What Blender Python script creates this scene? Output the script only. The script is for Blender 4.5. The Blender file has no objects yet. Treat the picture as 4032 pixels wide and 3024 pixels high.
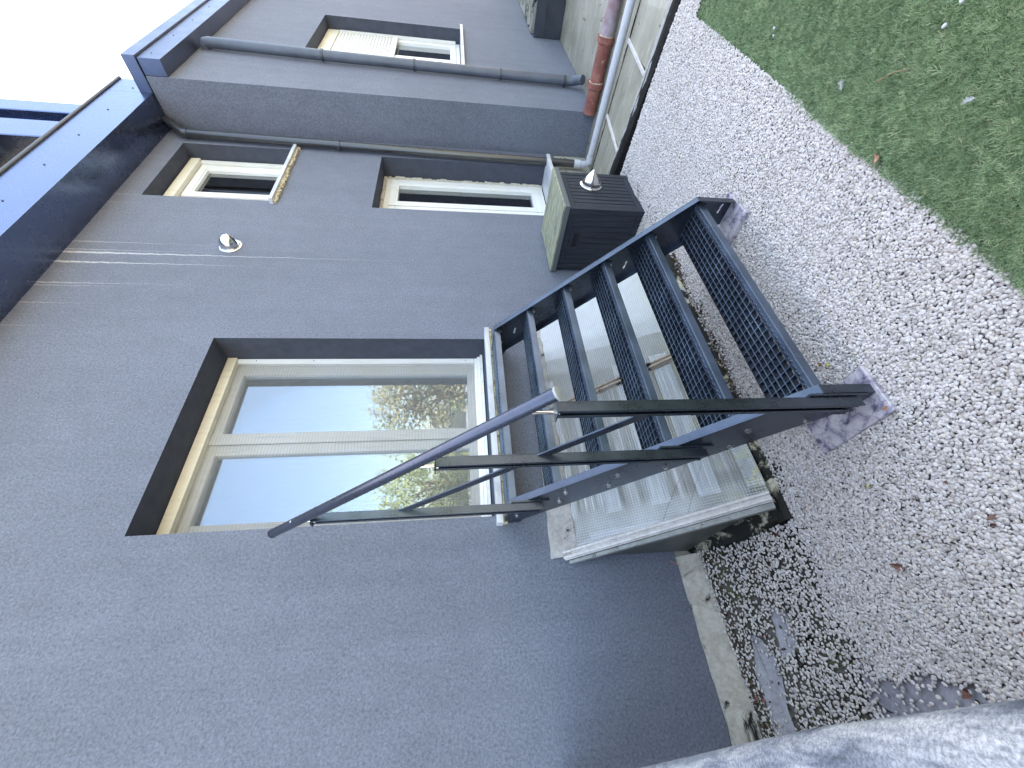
import bpy, bmesh, math, random
from mathutils import Vector, Matrix, Euler
R = math.radians
random.seed(7)
SC = bpy.context.scene
C = SC.collection

# ------------------------------------------------------------------ camera
cam_d = bpy.data.cameras.new('camera')
cam = bpy.data.objects.new('camera', cam_d)
C.objects.link(cam)
cam_d.sensor_width = 36.0
cam_d.lens = 1618.31 / 4032 * 36.0
cam_d.clip_start = 0.02
cam_d.clip_end = 500
RT = Vector((0.58929676, 0.8078463, -0.01066192))
UP = Vector((-0.10394322, 0.08889702, 0.99060241))
FW = Vector((-0.8012023, 0.58265056, -0.13635688))
m = Matrix.Identity(4)
for i in range(3):            # the phone was held upright: picture "right" is world down
    m[i][0] = -UP[i]; m[i][1] = RT[i]; m[i][2] = -FW[i]
m[0][3], m[1][3], m[2][3] = 2.3, 0.0, 1.5
cam.matrix_world = m
SC.camera = cam

# ------------------------------------------------------------------ world, sun, exposure
SUN_EL, SUN_AZ = R(52), R(-78)      # the sun stands behind the house: yard and walls are in open shade
w = bpy.data.worlds.new('World'); SC.world = w; w.use_nodes = True
nt = w.node_tree; nt.nodes.clear()
sky = nt.nodes.new('ShaderNodeTexSky'); sky.sky_type = 'NISHITA'
sky.sun_disc = False; sky.sun_elevation = SUN_EL; sky.sun_rotation = SUN_AZ
sky.air_density = 1.0; sky.dust_density = 3.0; sky.ozone_density = 1.0
bg = nt.nodes.new('ShaderNodeBackground'); bg.inputs[1].default_value = 0.15
wo = nt.nodes.new('ShaderNodeOutputWorld')
tint = nt.nodes.new('ShaderNodeMix'); tint.data_type = 'RGBA'; tint.blend_type = 'MULTIPLY'; tint.inputs[0].default_value = 1
tint.inputs[7].default_value = (1.0, .88, .74, 1)        # the phone's daylight white balance
nt.links.new(sky.outputs[0], tint.inputs[6]); nt.links.new(tint.outputs[2], bg.inputs[0]); nt.links.new(bg.outputs[0], wo.inputs[0])
sun_d = bpy.data.lights.new('sun', 'SUN'); sun_d.energy = 2.5; sun_d.angle = R(0.5); sun_d.color = (1, .95, .87)
sun = bpy.data.objects.new('sun', sun_d); C.objects.link(sun)
sdir = Vector((math.sin(SUN_AZ) * math.cos(SUN_EL), math.cos(SUN_AZ) * math.cos(SUN_EL), math.sin(SUN_EL)))
sun.rotation_euler = (-sdir).to_track_quat('-Z', 'Y').to_euler()
sun.location = sdir * 30
SC.view_settings.view_transform = 'Standard'
SC.view_settings.look = 'None'
SC.view_settings.exposure = 3.3
SC.view_settings.gamma = 1
SC.cycles.max_bounces = 8
SC.cycles.transparent_max_bounces = 16

# ------------------------------------------------------------------ helpers
def lnk(t, a, b): t.links.new(a, b)
def mat(name, col=(.5, .5, .5), rough=.6, metal=0., spec=.5, coat=0., coat_rough=.1):
    m = bpy.data.materials.new(name); m.use_nodes = True
    b = m.node_tree.nodes['Principled BSDF']
    b.inputs['Base Color'].default_value = (*col, 1)
    b.inputs['Roughness'].default_value = rough
    b.inputs['Metallic'].default_value = metal
    b.inputs['Specular IOR Level'].default_value = spec
    b.inputs['Coat Weight'].default_value = coat
    b.inputs['Coat Roughness'].default_value = coat_rough
    return m
def N(t, k, **kw):
    n = t.nodes.new(k)
    for a, v in kw.items(): setattr(n, a, v)
    return n
def coord(t, scale=(1, 1, 1), kind='Object', rot=(0, 0, 0)):
    tc = N(t, 'ShaderNodeTexCoord'); mp = N(t, 'ShaderNodeMapping')
    mp.inputs['Scale'].default_value = scale; mp.inputs['Rotation'].default_value = rot
    lnk(t, tc.outputs[kind], mp.inputs[0]); return mp.outputs[0]
def noise(t, vec, scale, detail=4, rough=.55, dist=0.):
    n = N(t, 'ShaderNodeTexNoise'); n.inputs['Scale'].default_value = scale
    n.inputs['Detail'].default_value = detail; n.inputs['Roughness'].default_value = rough
    n.inputs['Distortion'].default_value = dist
    lnk(t, vec, n.inputs['Vector']); return n.outputs['Fac']
def ramp(t, fac, stops, interp='LINEAR'):
    r = N(t, 'ShaderNodeValToRGB'); r.color_ramp.interpolation = interp
    e = r.color_ramp.elements
    while len(e) < len(stops): e.new(.5)
    for k, (p, c) in zip(e, stops):
        k.position = p; k.color = (*c, 1) if len(c) == 3 else c
    lnk(t, fac, r.inputs[0]); return r.outputs[0]
def g(v): return (v, v, v)
def mixc(t, fac, a, b, mode='MIX'):
    n = N(t, 'ShaderNodeMix', data_type='RGBA', blend_type=mode)
    for sock, v in ((n.inputs[0], fac), (n.inputs[6], a), (n.inputs[7], b)):
        if hasattr(v, 'links'): lnk(t, v, sock)
        elif isinstance(v, (int, float)): sock.default_value = v
        else: sock.default_value = (*v, 1)
    return n.outputs[2]
def mth(t, op, a, b=0., c=None, clamp=False):
    n = N(t, 'ShaderNodeMath', operation=op); n.use_clamp = clamp
    for i, v in enumerate((a, b, c)):
        if v is None: continue
        if hasattr(v, 'links'): lnk(t, v, n.inputs[i])
        else: n.inputs[i].default_value = v
    return n.outputs[0]
def bump(t, h, strength=.3, dist=.01, prev=None):
    b = N(t, 'ShaderNodeBump'); b.inputs['Strength'].default_value = strength
    b.inputs['Distance'].default_value = dist; lnk(t, h, b.inputs['Height'])
    if prev is not None: lnk(t, prev, b.inputs['Normal'])
    return b.outputs[0]
def pb(m): return m.node_tree.nodes['Principled BSDF']

class MB:
    def __init__(s): s.v = []; s.f = []
    def add(s, vs, fs):
        o = len(s.v); s.v += [tuple(v) for v in vs]; s.f += [tuple(i + o for i in f) for f in fs]; return s
    def box(s, a, b):
        x0, y0, z0 = [min(p, q) for p, q in zip(a, b)]; x1, y1, z1 = [max(p, q) for p, q in zip(a, b)]
        vs = [(x0, y0, z0), (x1, y0, z0), (x1, y1, z0), (x0, y1, z0), (x0, y0, z1), (x1, y0, z1), (x1, y1, z1), (x0, y1, z1)]
        return s.add(vs, [(3, 2, 1, 0), (4, 5, 6, 7), (0, 1, 5, 4), (1, 2, 6, 5), (2, 3, 7, 6), (3, 0, 4, 7)])
    def prism(s, poly, ax, a, b):
        """extrude a 2D polygon along axis ax ('x','y','z'); poly coords are the two other axes in order"""
        def P(p, h):
            if ax == 'x': return (h, p[0], p[1])
            if ax == 'y': return (p[0], h, p[1])
            return (p[0], p[1], h)
        n = len(poly); vs = [P(p, a) for p in poly] + [P(p, b) for p in poly]
        return s.add(vs, [tuple(range(n)), tuple(range(2 * n - 1, n - 1, -1))] + [(i, i + n, (i + 1) % n + n, (i + 1) % n) for i in range(n)])
    def hexa(s, lo, hi):
        vs = list(lo) + list(hi); n = len(lo)
        return s.add(vs, [tuple(range(n)), tuple(range(2 * n - 1, n - 1, -1))] + [(i, i + n, (i + 1) % n + n, (i + 1) % n) for i in range(n)])
    def bar(s, p, q, w, h, up=(0, 0, 1)):
        p, q = Vector(p), Vector(q); d = (q - p).normalized(); u = Vector(up)
        sx = d.cross(u).normalized(); uz = sx.cross(d).normalized()
        o = [sx * (i * w / 2) + uz * (j * h / 2) for i, j in ((-1, -1), (1, -1), (1, 1), (-1, 1))]
        return s.hexa([p + k for k in o], [q + k for k in o])
    def tube(s, pts, rad, n=20, caps=True):
        pts = [Vector(p) for p in pts]
        rr = rad if isinstance(rad, (list, tuple)) else [rad] * len(pts)
        ref = None; rings = []
        for i, p in enumerate(pts):
            d = ((pts[min(i + 1, len(pts) - 1)] - pts[i]).normalized() + (pts[i] - pts[max(i - 1, 0)]).normalized())
            d.normalize()
            if ref is None:
                ref = d.orthogonal().normalized()
            ref = (ref - d * ref.dot(d)).normalized(); bi = d.cross(ref)
            rings.append([p + (ref * math.cos(2 * math.pi * k / n) + bi * math.sin(2 * math.pi * k / n)) * rr[i] for k in range(n)])
        vs = [v for r in rings for v in r]; fs = []
        for i in range(len(pts) - 1):
            for k in range(n):
                fs.append((i * n + k, i * n + (k + 1) % n, (i + 1) * n + (k + 1) % n, (i + 1) * n + k))
        if caps:
            fs.append(tuple(range(n - 1, -1, -1))); fs.append(tuple((len(pts) - 1) * n + k for k in range(n)))
        return s.add(vs, fs)
    def build(s, name, mt, parent=None, bevel=0., smooth=False, seg=2, loc=(0, 0, 0)):
        me = bpy.data.meshes.new(name); me.from_pydata([tuple(Vector(v)) for v in s.v], [], s.f); me.update()
        bm = bmesh.new(); bm.from_mesh(me); bmesh.ops.recalc_face_normals(bm, faces=bm.faces); bm.to_mesh(me); bm.free()
        if isinstance(mt, (list, tuple)):
            for k in mt: me.materials.append(k)
        else: me.materials.append(mt)
        if smooth:
            me.polygons.foreach_set('use_smooth', [True] * len(me.polygons))
            try: me.set_sharp_from_angle(angle=R(40))
            except Exception: pass
        o = bpy.data.objects.new(name, me); C.objects.link(o)
        if parent is not None: o.parent = parent
        if bevel:
            b = o.modifiers.new('bevel', 'BEVEL'); b.width = bevel; b.segments = seg; b.limit_method = 'ANGLE'; b.angle_limit = R(40)
            b.harden_normals = False
        return o
def tag(o, label=None, cat=None, group=None, kind=None):
    if label: o['label'] = label
    if cat: o['category'] = cat
    if group: o['group'] = group
    if kind: o['kind'] = kind
    return o
def thing(name, label, cat, group=None):
    return tag(bpy.data.objects.new(name, None), label, cat, group)
def root(name, label, cat, group=None):
    o = thing(name, label, cat, group); C.objects.link(o); o.empty_display_size = .2; return o
def kf(v, f):    # keyframed polyline
    for (a, p), (b, q) in zip(f, f[1:]):
        if v <= b: return p + (q - p) * (v - a) / (b - a)
    return f[-1][1]

# ------------------------------------------------------------------ materials
def stucco(name, base, streaks=(), spots=()):
    m = mat(name, base, .78, spec=.45); t = m.node_tree; b = pb(m)
    v = coord(t)
    big = noise(t, v, .9, 3); mid = noise(t, v, 7, 4); fine = noise(t, v, 90, 4, .62, .6); fine2 = noise(t, v, 230, 2)
    c = ramp(t, big, [(.3, tuple(k * .86 for k in base)), (.7, tuple(k * 1.12 for k in base))])
    c = mixc(t, .35, c, ramp(t, mid, [(.3, tuple(k * .8 for k in base)), (.72, tuple(k * 1.15 for k in base))]))
    vs = coord(t, (9, 9, .5)); st = noise(t, vs, 1, 5, .6)
    c = mixc(t, .22, c, ramp(t, st, [(.4, tuple(k * .8 for k in base)), (.75, tuple(k * 1.22 for k in base))]))
    grit = ramp(t, fine, [(.34, g(.62)), (.5, g(1.0)), (.66, g(1.38))])
    c = mixc(t, .75, c, mixc(t, 1., c, grit, 'MULTIPLY'))
    if streaks:
        tc = N(t, 'ShaderNodeTexCoord'); sp = N(t, 'ShaderNodeSeparateXYZ'); lnk(t, tc.outputs['Object'], sp.inputs[0])
        wob = noise(t, coord(t, (0, 0, 1)), 5, 4, .6); wb = mth(t, 'MULTIPLY_ADD', wob, .05, -.025)
        edge = noise(t, coord(t, (60, 60, 25)), 1, 3, .7)
        tot = None
        for (y0, ztop, zbot, wd, amp) in streaks:
            dy = mth(t, 'ABSOLUTE', mth(t, 'SUBTRACT', mth(t, 'ADD', sp.outputs[1], wb), y0))
            zz = mth(t, 'DIVIDE', mth(t, 'SUBTRACT', sp.outputs[2], zbot), ztop - zbot, clamp=True)
            ww = mth(t, 'MULTIPLY_ADD', mth(t, 'POWER', zz, 2.), wd, .0025)
            band = mth(t, 'SUBTRACT', 1., mth(t, 'DIVIDE', dy, ww), clamp=True)
            a = mth(t, 'MULTIPLY', band, mth(t, 'MULTIPLY', mth(t, 'POWER', zz, .5), amp))
            a = mth(t, 'MULTIPLY', a, mth(t, 'MULTIPLY_ADD', edge, 2.2, -.3, clamp=True))
            tot = a if tot is None else mth(t, 'MAXIMUM', tot, a)
        c = mixc(t, tot, c, (.62, .62, .62))
    lnk(t, c, b.inputs['Base Color'])
    n1 = bump(t, fine, .8, .005); n2 = bump(t, fine2, .35, .002, n1)
    n3 = bump(t, mid, .18, .012, n2); lnk(t, n3, b.inputs['Normal'])
    return m
WALLC = (.147, .159, .198)
M_wall = stucco('stucco_grey', WALLC, [
    (3.12, 4.6, 3.42, .012, .45), (2.985, 4.55, 1.95, .016, .95), (2.867, 4.6, 3.05, .016, .95),
    (2.63, 4.6, 3.52, .010, .6), (2.60, 4.5, 3.9, .008, .4), (2.42, 4.6, 4.0, .010, .45), (2.2, 4.6, 4.1, .006, .35),
    (3.815, 4.75, 4.27, .012, .8), (3.69, 4.7, 4.2, .01, .45), (3.02, 4.55, 3.35, .008, .5)])
M_wing = stucco('stucco_wing', (.146, .157, .195))
def painted_metal(name, col, rough=.32, spec=.8, coat=.35, dirt=.25, metal=0.):
    m = mat(name, col, rough, metal, spec, coat, .18); pb(m).inputs['Coat IOR'].default_value = 1.85 if coat >= 1 else 1.5; t = m.node_tree; b = pb(m)
    v = coord(t); a = noise(t, v, 6, 5, .6); f = noise(t, v, 60, 3)
    c = ramp(t, a, [(.35, tuple(k * (1 - dirt) for k in col)), (.7, tuple(min(1, k * (1 + dirt)) for k in col))])
    lnk(t, c, b.inputs['Base Color'])
    lnk(t, ramp(t, mth(t, 'ADD', mth(t, 'MULTIPLY', a, .7), mth(t, 'MULTIPLY', f, .3)), [(.3, g(rough * .75)), (.7, g(rough * 1.4))]), b.inputs['Roughness'])
    lnk(t, bump(t, a, .08 if dirt > .05 else .012, .004), b.inputs['Normal'])
    return m
M_fascia = painted_metal('fascia_metal', (.165, .20, .30), .24, .4, 0, .03, .96)
M_stair = painted_metal('stair_metal', (.095, .112, .140), .28, .3, 0, .22, .88)
M_stair_top = M_stair
M_grate = painted_metal('grating_metal', (.050, .062, .080), .45, .3, 0, .2, .6)
M_grate_lit = painted_metal('skylit_grating_edge', (.27, .35, .47), .34, .4, 0, .2, .85)  # bar tops coloured paler and bluer than the bars, standing in for sky light
M_rail = painted_metal('handrail_metal', (.10, .11, .145), .27, .5, .2, .12, .8)
M_clad = painted_metal('dark_cladding', (.028, .033, .045), .4, .7, .2, .25)
M_pipe = painted_metal('downpipe_metal', (.028, .027, .028), .32, .7, .4, .2)
M_pipeg = painted_metal('downpipe_grey', (.085, .095, .12), .45, .5, .1, .2)
def pvc(name, col=(.74, .74, .70), yel=.5, rough=.38):
    m = mat(name, col, rough, spec=.5); t = m.node_tree; b = pb(m)
    a = noise(t, coord(t), 3.5, 4); d = noise(t, coord(t, (30, 30, 3)), 1, 4, .65)
    c = mixc(t, ramp(t, a, [(.4, g(0)), (.75, g(yel))]), col, (.66, .58, .38))
    c = mixc(t, ramp(t, d, [(.52, g(0)), (.8, g(.45))]), c, (.42, .40, .36))
    lnk(t, c, b.inputs['Base Color']); return m
M_pvc = pvc('white_frame', (.76, .76, .74), .3)
M_cream = pvc('cream_frame', (.72, .68, .56), .5)
M_screenbar = pvc('white_track', (.80, .80, .79), .12)
M_pvcpipe = pvc('grey_plastic', (.50, .51, .54), .1, .42)
def mortar(name, col):
    m = mat(name, col, .95, spec=.15); t = m.node_tree; b = pb(m)
    a = noise(t, coord(t), 40, 5, .7)
    lnk(t, ramp(t, a, [(.35, tuple(k * .7 for k in col)), (.65, col)]), b.inputs['Base Color'])
    lnk(t, bump(t, a, .8, .006), b.inputs['Normal']); return m
M_foam = mortar('old_foam', (.60, .52, .36))
M_black = mat('dark_gap', (.012, .012, .013), .9)
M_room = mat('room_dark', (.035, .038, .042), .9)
def marble(name):
    m = mat(name, (.6, .58, .58), .3, spec=.5); t = m.node_tree; b = pb(m)
    v = coord(t); w1 = noise(t, v, 9, 6, .6, 1.8); w2 = noise(t, v, 26, 5, .6, .8)
    vn = N(t, 'ShaderNodeTexVoronoi', feature='DISTANCE_TO_EDGE'); vn.inputs['Scale'].default_value = 16
    dv = N(t, 'ShaderNodeVectorMath', operation='ADD'); cm = N(t, 'ShaderNodeTexNoise'); cm.inputs['Scale'].default_value = 14; cm.inputs['Detail'].default_value = 5
    lnk(t, v, cm.inputs['Vector']); sc = N(t, 'ShaderNodeVectorMath', operation='SCALE'); sc.inputs['Scale'].default_value = .12
    lnk(t, cm.outputs['Color'], sc.inputs[0]); lnk(t, v, dv.inputs[0]); lnk(t, sc.outputs[0], dv.inputs[1]); lnk(t, dv.outputs[0], vn.inputs['Vector'])
    vein = ramp(t, vn.outputs['Distance'], [(0, g(1)), (.07, g(0))])
    base = ramp(t, w1, [(.36, (.10, .095, .135)), (.43, (.36, .33, .38)), (.55, (.52, .48, .49)), (.7, (.62, .58, .56))])
    c = mixc(t, mth(t, 'MULTIPLY', vein, ramp(t, w1, [(.40, g(.95)), (.66, g(0.2))])), base, (.12, .10, .15))
    moss = noise(t, v, 5, 5, .65)
    c = mixc(t, ramp(t, moss, [(.6, g(0)), (.72, g(.75))]), c, (.30, .33, .16))
    lnk(t, c, b.inputs['Base Color']); return m
M_marble = marble('veined_marble')
def whitestone(name, col=(.66, .66, .66)):
    m = mat(name, col, .4, spec=.4); t = m.node_tree; b = pb(m)
    a = noise(t, coord(t, (6, 1, 3)), 3, 6, .65, .8)
    lnk(t, ramp(t, a, [(.32, (.36, .37, .40)), (.5, tuple(k * .85 for k in col)), (.7, (.64, .63, .61))]), b.inputs['Base Color']); return m
M_sill = whitestone('marble_sill')
def cement(name, c0, c1, moss=.0, black=.0, scale=6, rough=.9, bstr=.5):
    m = mat(name, c1, rough, spec=.25); t = m.node_tree; b = pb(m)
    v = coord(t); a = noise(t, v, scale, 6, .65, .3); d = noise(t, v, scale * 5, 5, .7)
    c = ramp(t, a, [(.32, c0), (.66, c1)])
    c = mixc(t, .4, c, ramp(t, d, [(.3, tuple(k * .55 for k in c0)), (.65, c1)]))
    if moss:
        mo = noise(t, v, 3.3, 6, .72, .5)
        c = mixc(t, ramp(t, mo, [(.62 - moss * .25, g(0)), (.72 - moss * .2, g(.9))]), c, (.10, .12, .04))
    if black:
        bl = noise(t, v, 4.7, 6, .7, 1.)
        c = mixc(t, ramp(t, bl, [(.56 - black * .2, g(0)), (.62 - black * .2, g(1))], 'LINEAR'), c, (.018, .017, .014))
    lnk(t, c, b.inputs['Base Color']); lnk(t, bump(t, d, bstr, .006), b.inputs['Normal']); return m
M_plinth = cement('painted_plinth', (.30, .27, .21), (.56, .52, .44), .0, -.05, 7)
M_curb = cement('bitumen_curb', (.30, .30, .22), (.56, .50, .36), .2, .75, 9, .8, .9)
M_lead = cement('weathered_flashing', (.22, .22, .20), (.42, .42, .39), .05, -.2, 8, .6)
M_lip = cement('concrete_lip', (.28, .27, .25), (.46, .45, .42), .1, -.1, 14)
M_mossy = cement('mossy_concrete', (.20, .19, .15), (.40, .38, .33), .6, .2, 9)

def granite():
    m = mat('weathered_stone', (.4, .4, .4), .55, spec=.4); t = m.node_tree; b = pb(m)
    v = coord(t, (1, 5, 5), rot=(0, 0, R(9))); a = noise(t, v, 6, 8, .72, .6); f = noise(t, coord(t), 260, 3, .7); l = noise(t, coord(t, (1, 3, 3)), 9, 6, .7, 1.)
    c = ramp(t, a, [(.32, (.06, .07, .09)), (.45, (.18, .195, .22)), (.58, (.33, .34, .345)), (.74, (.44, .445, .43))])
    c = mixc(t, .6, c, mixc(t, 1., c, ramp(t, f, [(.36, g(.45)), (.5, g(1)), (.64, g(1.6))]), 'MULTIPLY'))
    c = mixc(t, ramp(t, l, [(.6, g(0)), (.7, g(.5))]), c, (.50, .51, .44))
    lnk(t, c, b.inputs['Base Color']); lnk(t, bump(t, f, .5, .002), b.inputs['Normal']); return m
M_granite = granite()

def terracotta():
    m = mat('terracotta', (.3, .1, .07), .55, spec=.4); t = m.node_tree; b = pb(m)
    v = coord(t); a = noise(t, v, 7, 6, .65); d = noise(t, v, 28, 5, .75)
    c = ramp(t, a, [(.3, (.15, .055, .045)), (.55, (.27, .10, .075)), (.75, (.36, .17, .12))])
    c = mixc(t, ramp(t, d, [(.6, g(0)), (.68, g(.55))]), c, (.5, .42, .36))
    lnk(t, c, b.inputs['Base Color']); lnk(t, bump(t, d, .3, .004), b.inputs['Normal']); return m
M_terra = terracotta()
M_steel = mat('stainless', (.72, .70, .68), .16, 1.0)
M_bolt = mat('zinc_bolt', (.55, .53, .52), .28, 1.0)
M_wrap = mat('pipe_glaze', (.26, .2, .24), .4)

def glass_room(name, refl=.32, tint=(.95, .97, 1), rough=.01):
    """window glass: mirror-like reflection over a clear pane"""
    m = bpy.data.materials.new(name); m.use_nodes = True; t = m.node_tree; t.nodes.clear()
    o = N(t, 'ShaderNodeOutputMaterial'); gl = N(t, 'ShaderNodeBsdfGlossy'); gl.inputs['Roughness'].default_value = rough
    gl.inputs['Color'].default_value = (*tint, 1)
    tr = N(t, 'ShaderNodeBsdfTransparent'); tr.inputs[0].default_value = (.72, .78, .76, 1)
    fr = N(t, 'ShaderNodeFresnel'); fr.inputs[0].default_value = 1.5
    f = mth(t, 'MULTIPLY_ADD', fr.outputs[0], 1.6, refl, clamp=True)
    mx = N(t, 'ShaderNodeMixShader'); lnk(t, f, mx.inputs[0]); lnk(t, tr.outputs[0], mx.inputs[1]); lnk(t, gl.outputs[0], mx.inputs[2])
    lnk(t, bump(t, noise(t, coord(t), 1.5, 2), .03, .02), gl.inputs['Normal'])
    lnk(t, mx.outputs[0], o.inputs[0]); return m
M_glass = glass_room('window_glass', .16)
M_doorglass = glass_room('door_glass', .50, (.76, .87, 1))
def insect_screen():
    m = bpy.data.materials.new('insect_screen'); m.use_nodes = True; t = m.node_tree; t.nodes.clear()
    o = N(t, 'ShaderNodeOutputMaterial'); tr = N(t, 'ShaderNodeBsdfTransparent'); df = N(t, 'ShaderNodeBsdfDiffuse')
    df.inputs[0].default_value = (.26, .26, .25, 1)
    v = coord(t, (1, 1, 1))
    wv = N(t, 'ShaderNodeTexWave'); wv.inputs['Scale'].default_value = 16; wv.inputs['Distortion'].default_value = 6; wv.inputs['Detail'].default_value = 1; wv.inputs['Detail Scale'].default_value = .25
    wv.bands_direction = 'Z'; lnk(t, v, wv.inputs['Vector'])
    mx = N(t, 'ShaderNodeMixShader'); lnk(t, mth(t, 'MULTIPLY_ADD', wv.outputs['Fac'], .035, .22), mx.inputs[0])
    lnk(t, tr.outputs[0], mx.inputs[1]); lnk(t, df.outputs[0], mx.inputs[2]); lnk(t, mx.outputs[0], o.inputs[0]); return m
M_screen = insect_screen()
def wired_glass(name, near=True):
    m = mat(name, (.4, .42, .4), .12, spec=.8, coat=.8, coat_rough=.03); pb(m).inputs['Coat IOR'].default_value = 1.8 if near else 1.5; t = m.node_tree; b = pb(m)
    tc = N(t, 'ShaderNodeTexCoord'); sp = N(t, 'ShaderNodeSeparateXYZ'); lnk(t, tc.outputs['Object'], sp.inputs[0])
    v = tc.outputs['Object']; y, z, x = sp.outputs[1], sp.outputs[2], sp.outputs[0]
    big = noise(t, v, 2.2, 4, .6); mossn = noise(t, v, 6, 6, .7, .4)
    if near:
        # slats stacked below the glass: irregular light stripes that run along the wall
        sv = N(t, 'ShaderNodeCombineXYZ'); lnk(t, mth(t, 'MULTIPLY', z, 46), sv.inputs[2]); lnk(t, mth(t, 'MULTIPLY', y, .8), sv.inputs[1])
        st = noise(t, sv.outputs[0], 1, 3, .75)
        col = ramp(t, st, [(.36, (.20, .20, .185)), (.45, (.36, .36, .34)), (.55, (.46, .46, .44)), (.62, (.74, .74, .75))])
        base = ramp(t, big, [(.35, (.34, .335, .31)), (.7, (.50, .49, .46))])
        inside = ramp(t, mth(t, 'ADD', y, mth(t, 'MULTIPLY', z, -.12)), [(.60, g(0)), (.66, g(1)), (1, g(1))])
        far = ramp(t, mth(t, 'DIVIDE', y, 3.), [(.46, g(1)), (.50, g(0))])
        c = mixc(t, mth(t, 'MULTIPLY', inside, mth(t, 'MULTIPLY', far, .8)), base, col)
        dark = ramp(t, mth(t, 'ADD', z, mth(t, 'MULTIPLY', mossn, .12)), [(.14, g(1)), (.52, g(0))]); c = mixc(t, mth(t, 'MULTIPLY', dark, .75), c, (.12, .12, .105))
        ms = mth(t, 'MULTIPLY', ramp(t, z, [(.06, g(1)), (.28, g(0))]), ramp(t, mossn, [(.50, g(0)), (.58, g(1))]))
        c = mixc(t, mth(t, 'MULTIPLY', ms, .7), c, (.30, .30, .10))
        # dirt line and pinkish cement smear at the top joint
        tp = ramp(t, mth(t, 'ADD', z, mth(t, 'MULTIPLY', mossn, .06)), [(.905, g(0)), (.925, g(1))])
        c = mixc(t, mth(t, 'MULTIPLY', tp, .9), c, (.42, .36, .31))
        # two long cracks
        for (a1, b1) in ((.62, .95), (.55, 1.05)):
            d = mth(t, 'ABSOLUTE', mth(t, 'SUBTRACT', mth(t, 'ADD', mth(t, 'MULTIPLY', y, a1), mth(t, 'MULTIPLY', z, b1)), mth(t, 'MULTIPLY_ADD', mossn, .03, .80 if b1 < 1 else .70)))
            c = mixc(t, ramp(t, d, [(.0, g(.55)), (.003, g(0))]), c, (.08, .08, .08))
        gy, gz = .0135, .0112
    else:
        c = ramp(t, big, [(.3, (.20, .185, .13)), (.7, (.33, .305, .225))])
        c = mixc(t, ramp(t, mossn, [(.56, g(0)), (.75, g(.6))]), c, (.22, .26, .22))
        c = mixc(t, ramp(t, noise(t, coord(t, (1.2, 8, 8)), 3, 6, .7, .8), [(.54, g(0)), (.62, g(.6))]), c, (.44, .43, .37))
        c = mixc(t, ramp(t, noise(t, coord(t, (14, 5, 1)), 1.4, 3, .6), [(.66, g(0)), (.69, g(1))]), c, (.05, .05, .04))
        gy = None
    if gy:
        ly = mth(t, 'PINGPONG', y, gy / 2); lz = mth(t, 'PINGPONG', z, gz / 2)
        ln = mth(t, 'MAXIMUM', ramp(t, mth(t, 'DIVIDE', ly, gy), [(.0, g(1)), (.13, g(0))]), ramp(t, mth(t, 'DIVIDE', lz, gz), [(0, g(1)), (.13, g(0))]))
        c = mixc(t, mth(t, 'MULTIPLY', ln, .5), c, (.10, .11, .10))
        lnk(t, bump(t, mth(t, 'ADD', ly, lz), .25, 1.0), b.inputs['Normal'])
    else:
        lnk(t, bump(t, mossn, .2, .004), b.inputs['Normal']); b.inputs['Roughness'].default_value = .5; b.inputs['Coat Weight'].default_value = .1; b.inputs['Specular IOR Level'].default_value = .4
    lnk(t, c, b.inputs['Base Color']); return m
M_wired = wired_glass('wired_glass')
M_wiredfar = wired_glass('dirty_glazing', False)
def side_glass():
    m = mat('milky_side_pane', (.33, .36, .34), .35, spec=.3); t = m.node_tree; b = pb(m)
    a = noise(t, coord(t), 5, 4); lnk(t, ramp(t, a, [(.3, (.08, .082, .072)), (.7, (.15, .155, .135))]), b.inputs['Base Color']); return m
M_side = side_glass()

# ------------------------------------------------------------------ ground
def ground_mat():
    m = mat('roof_membrane', (.2, .19, .18), .8, spec=.4); t = m.node_tree; b = pb(m)
    v = coord(t); a = noise(t, v, 4, 6, .65, .5); d = noise(t, v, 45, 5, .75)
    c = ramp(t, a, [(.30, (.15, .13, .115)), (.48, (.30, .27, .255)), (.7, (.40, .375, .36))])
    c = mixc(t, .35, c, ramp(t, d, [(.35, g(.03)), (.65, g(.34))]))
    lnk(t, c, b.inputs['Base Color']); lnk(t, bump(t, d, .6, .006), b.inputs['Normal']); return m
M_ground = ground_mat()
def front_y(x):   # edge of the gravel towards the far glazing
    return 3.485 + .125 * (1.70 - x)
gm = MB()
xs = [-8, -.4, 0, .3, .6, .9, 1.2, 1.5, 1.7, 2.5, 6, 60]
top = []; 
for i in range(len(xs) - 1):
    a, b2 = xs[i], xs[i + 1]
    ya, yb = front_y(min(max(a, 0), 1.7)) + .02, front_y(min(max(b2, 0), 1.7)) + .02
    gm.add([(a, -30, -.015), (b2, -30, -.015), (b2, yb, -.015), (a, ya, -.015)], [(0, 1, 2, 3)])
    gm.add([(a, ya, -.015), (b2, yb, -.015), (b2, yb + .01, -.30), (a, ya + .01, -.30)], [(0, 1, 2, 3)])
    gm.add([(a, ya + .03, -.30), (b2, yb + .03, -.30), (b2, 60, -.30), (a, 60, -.30)], [(0, 1, 2, 3)])
tag(gm.build('ground', M_ground), kind='structure')
GH = [(-1, .25), (0, .25), (.10, .205), (.20, .115), (.35, .05), (.50, .012), (.62, -.004)]
def gh(x, y): return kf(x, GH) if y < .50 else 0.
rgc = random.Random(8); ct = MB(); gx = [.0, .05, .1, .15, .2, .25, .3, .35, .42, .5, .56, .64]; gy = [-6, -3, -1.5] + [-.8 + .06 * i for i in range(22)]
vs = [(x, y, kf(x, GH) - .012 + (rgc.uniform(-.005, .005) if 0 < x < .6 else 0) - (.012 if x > .6 else 0)) for y in gy for x in gx]
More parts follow.
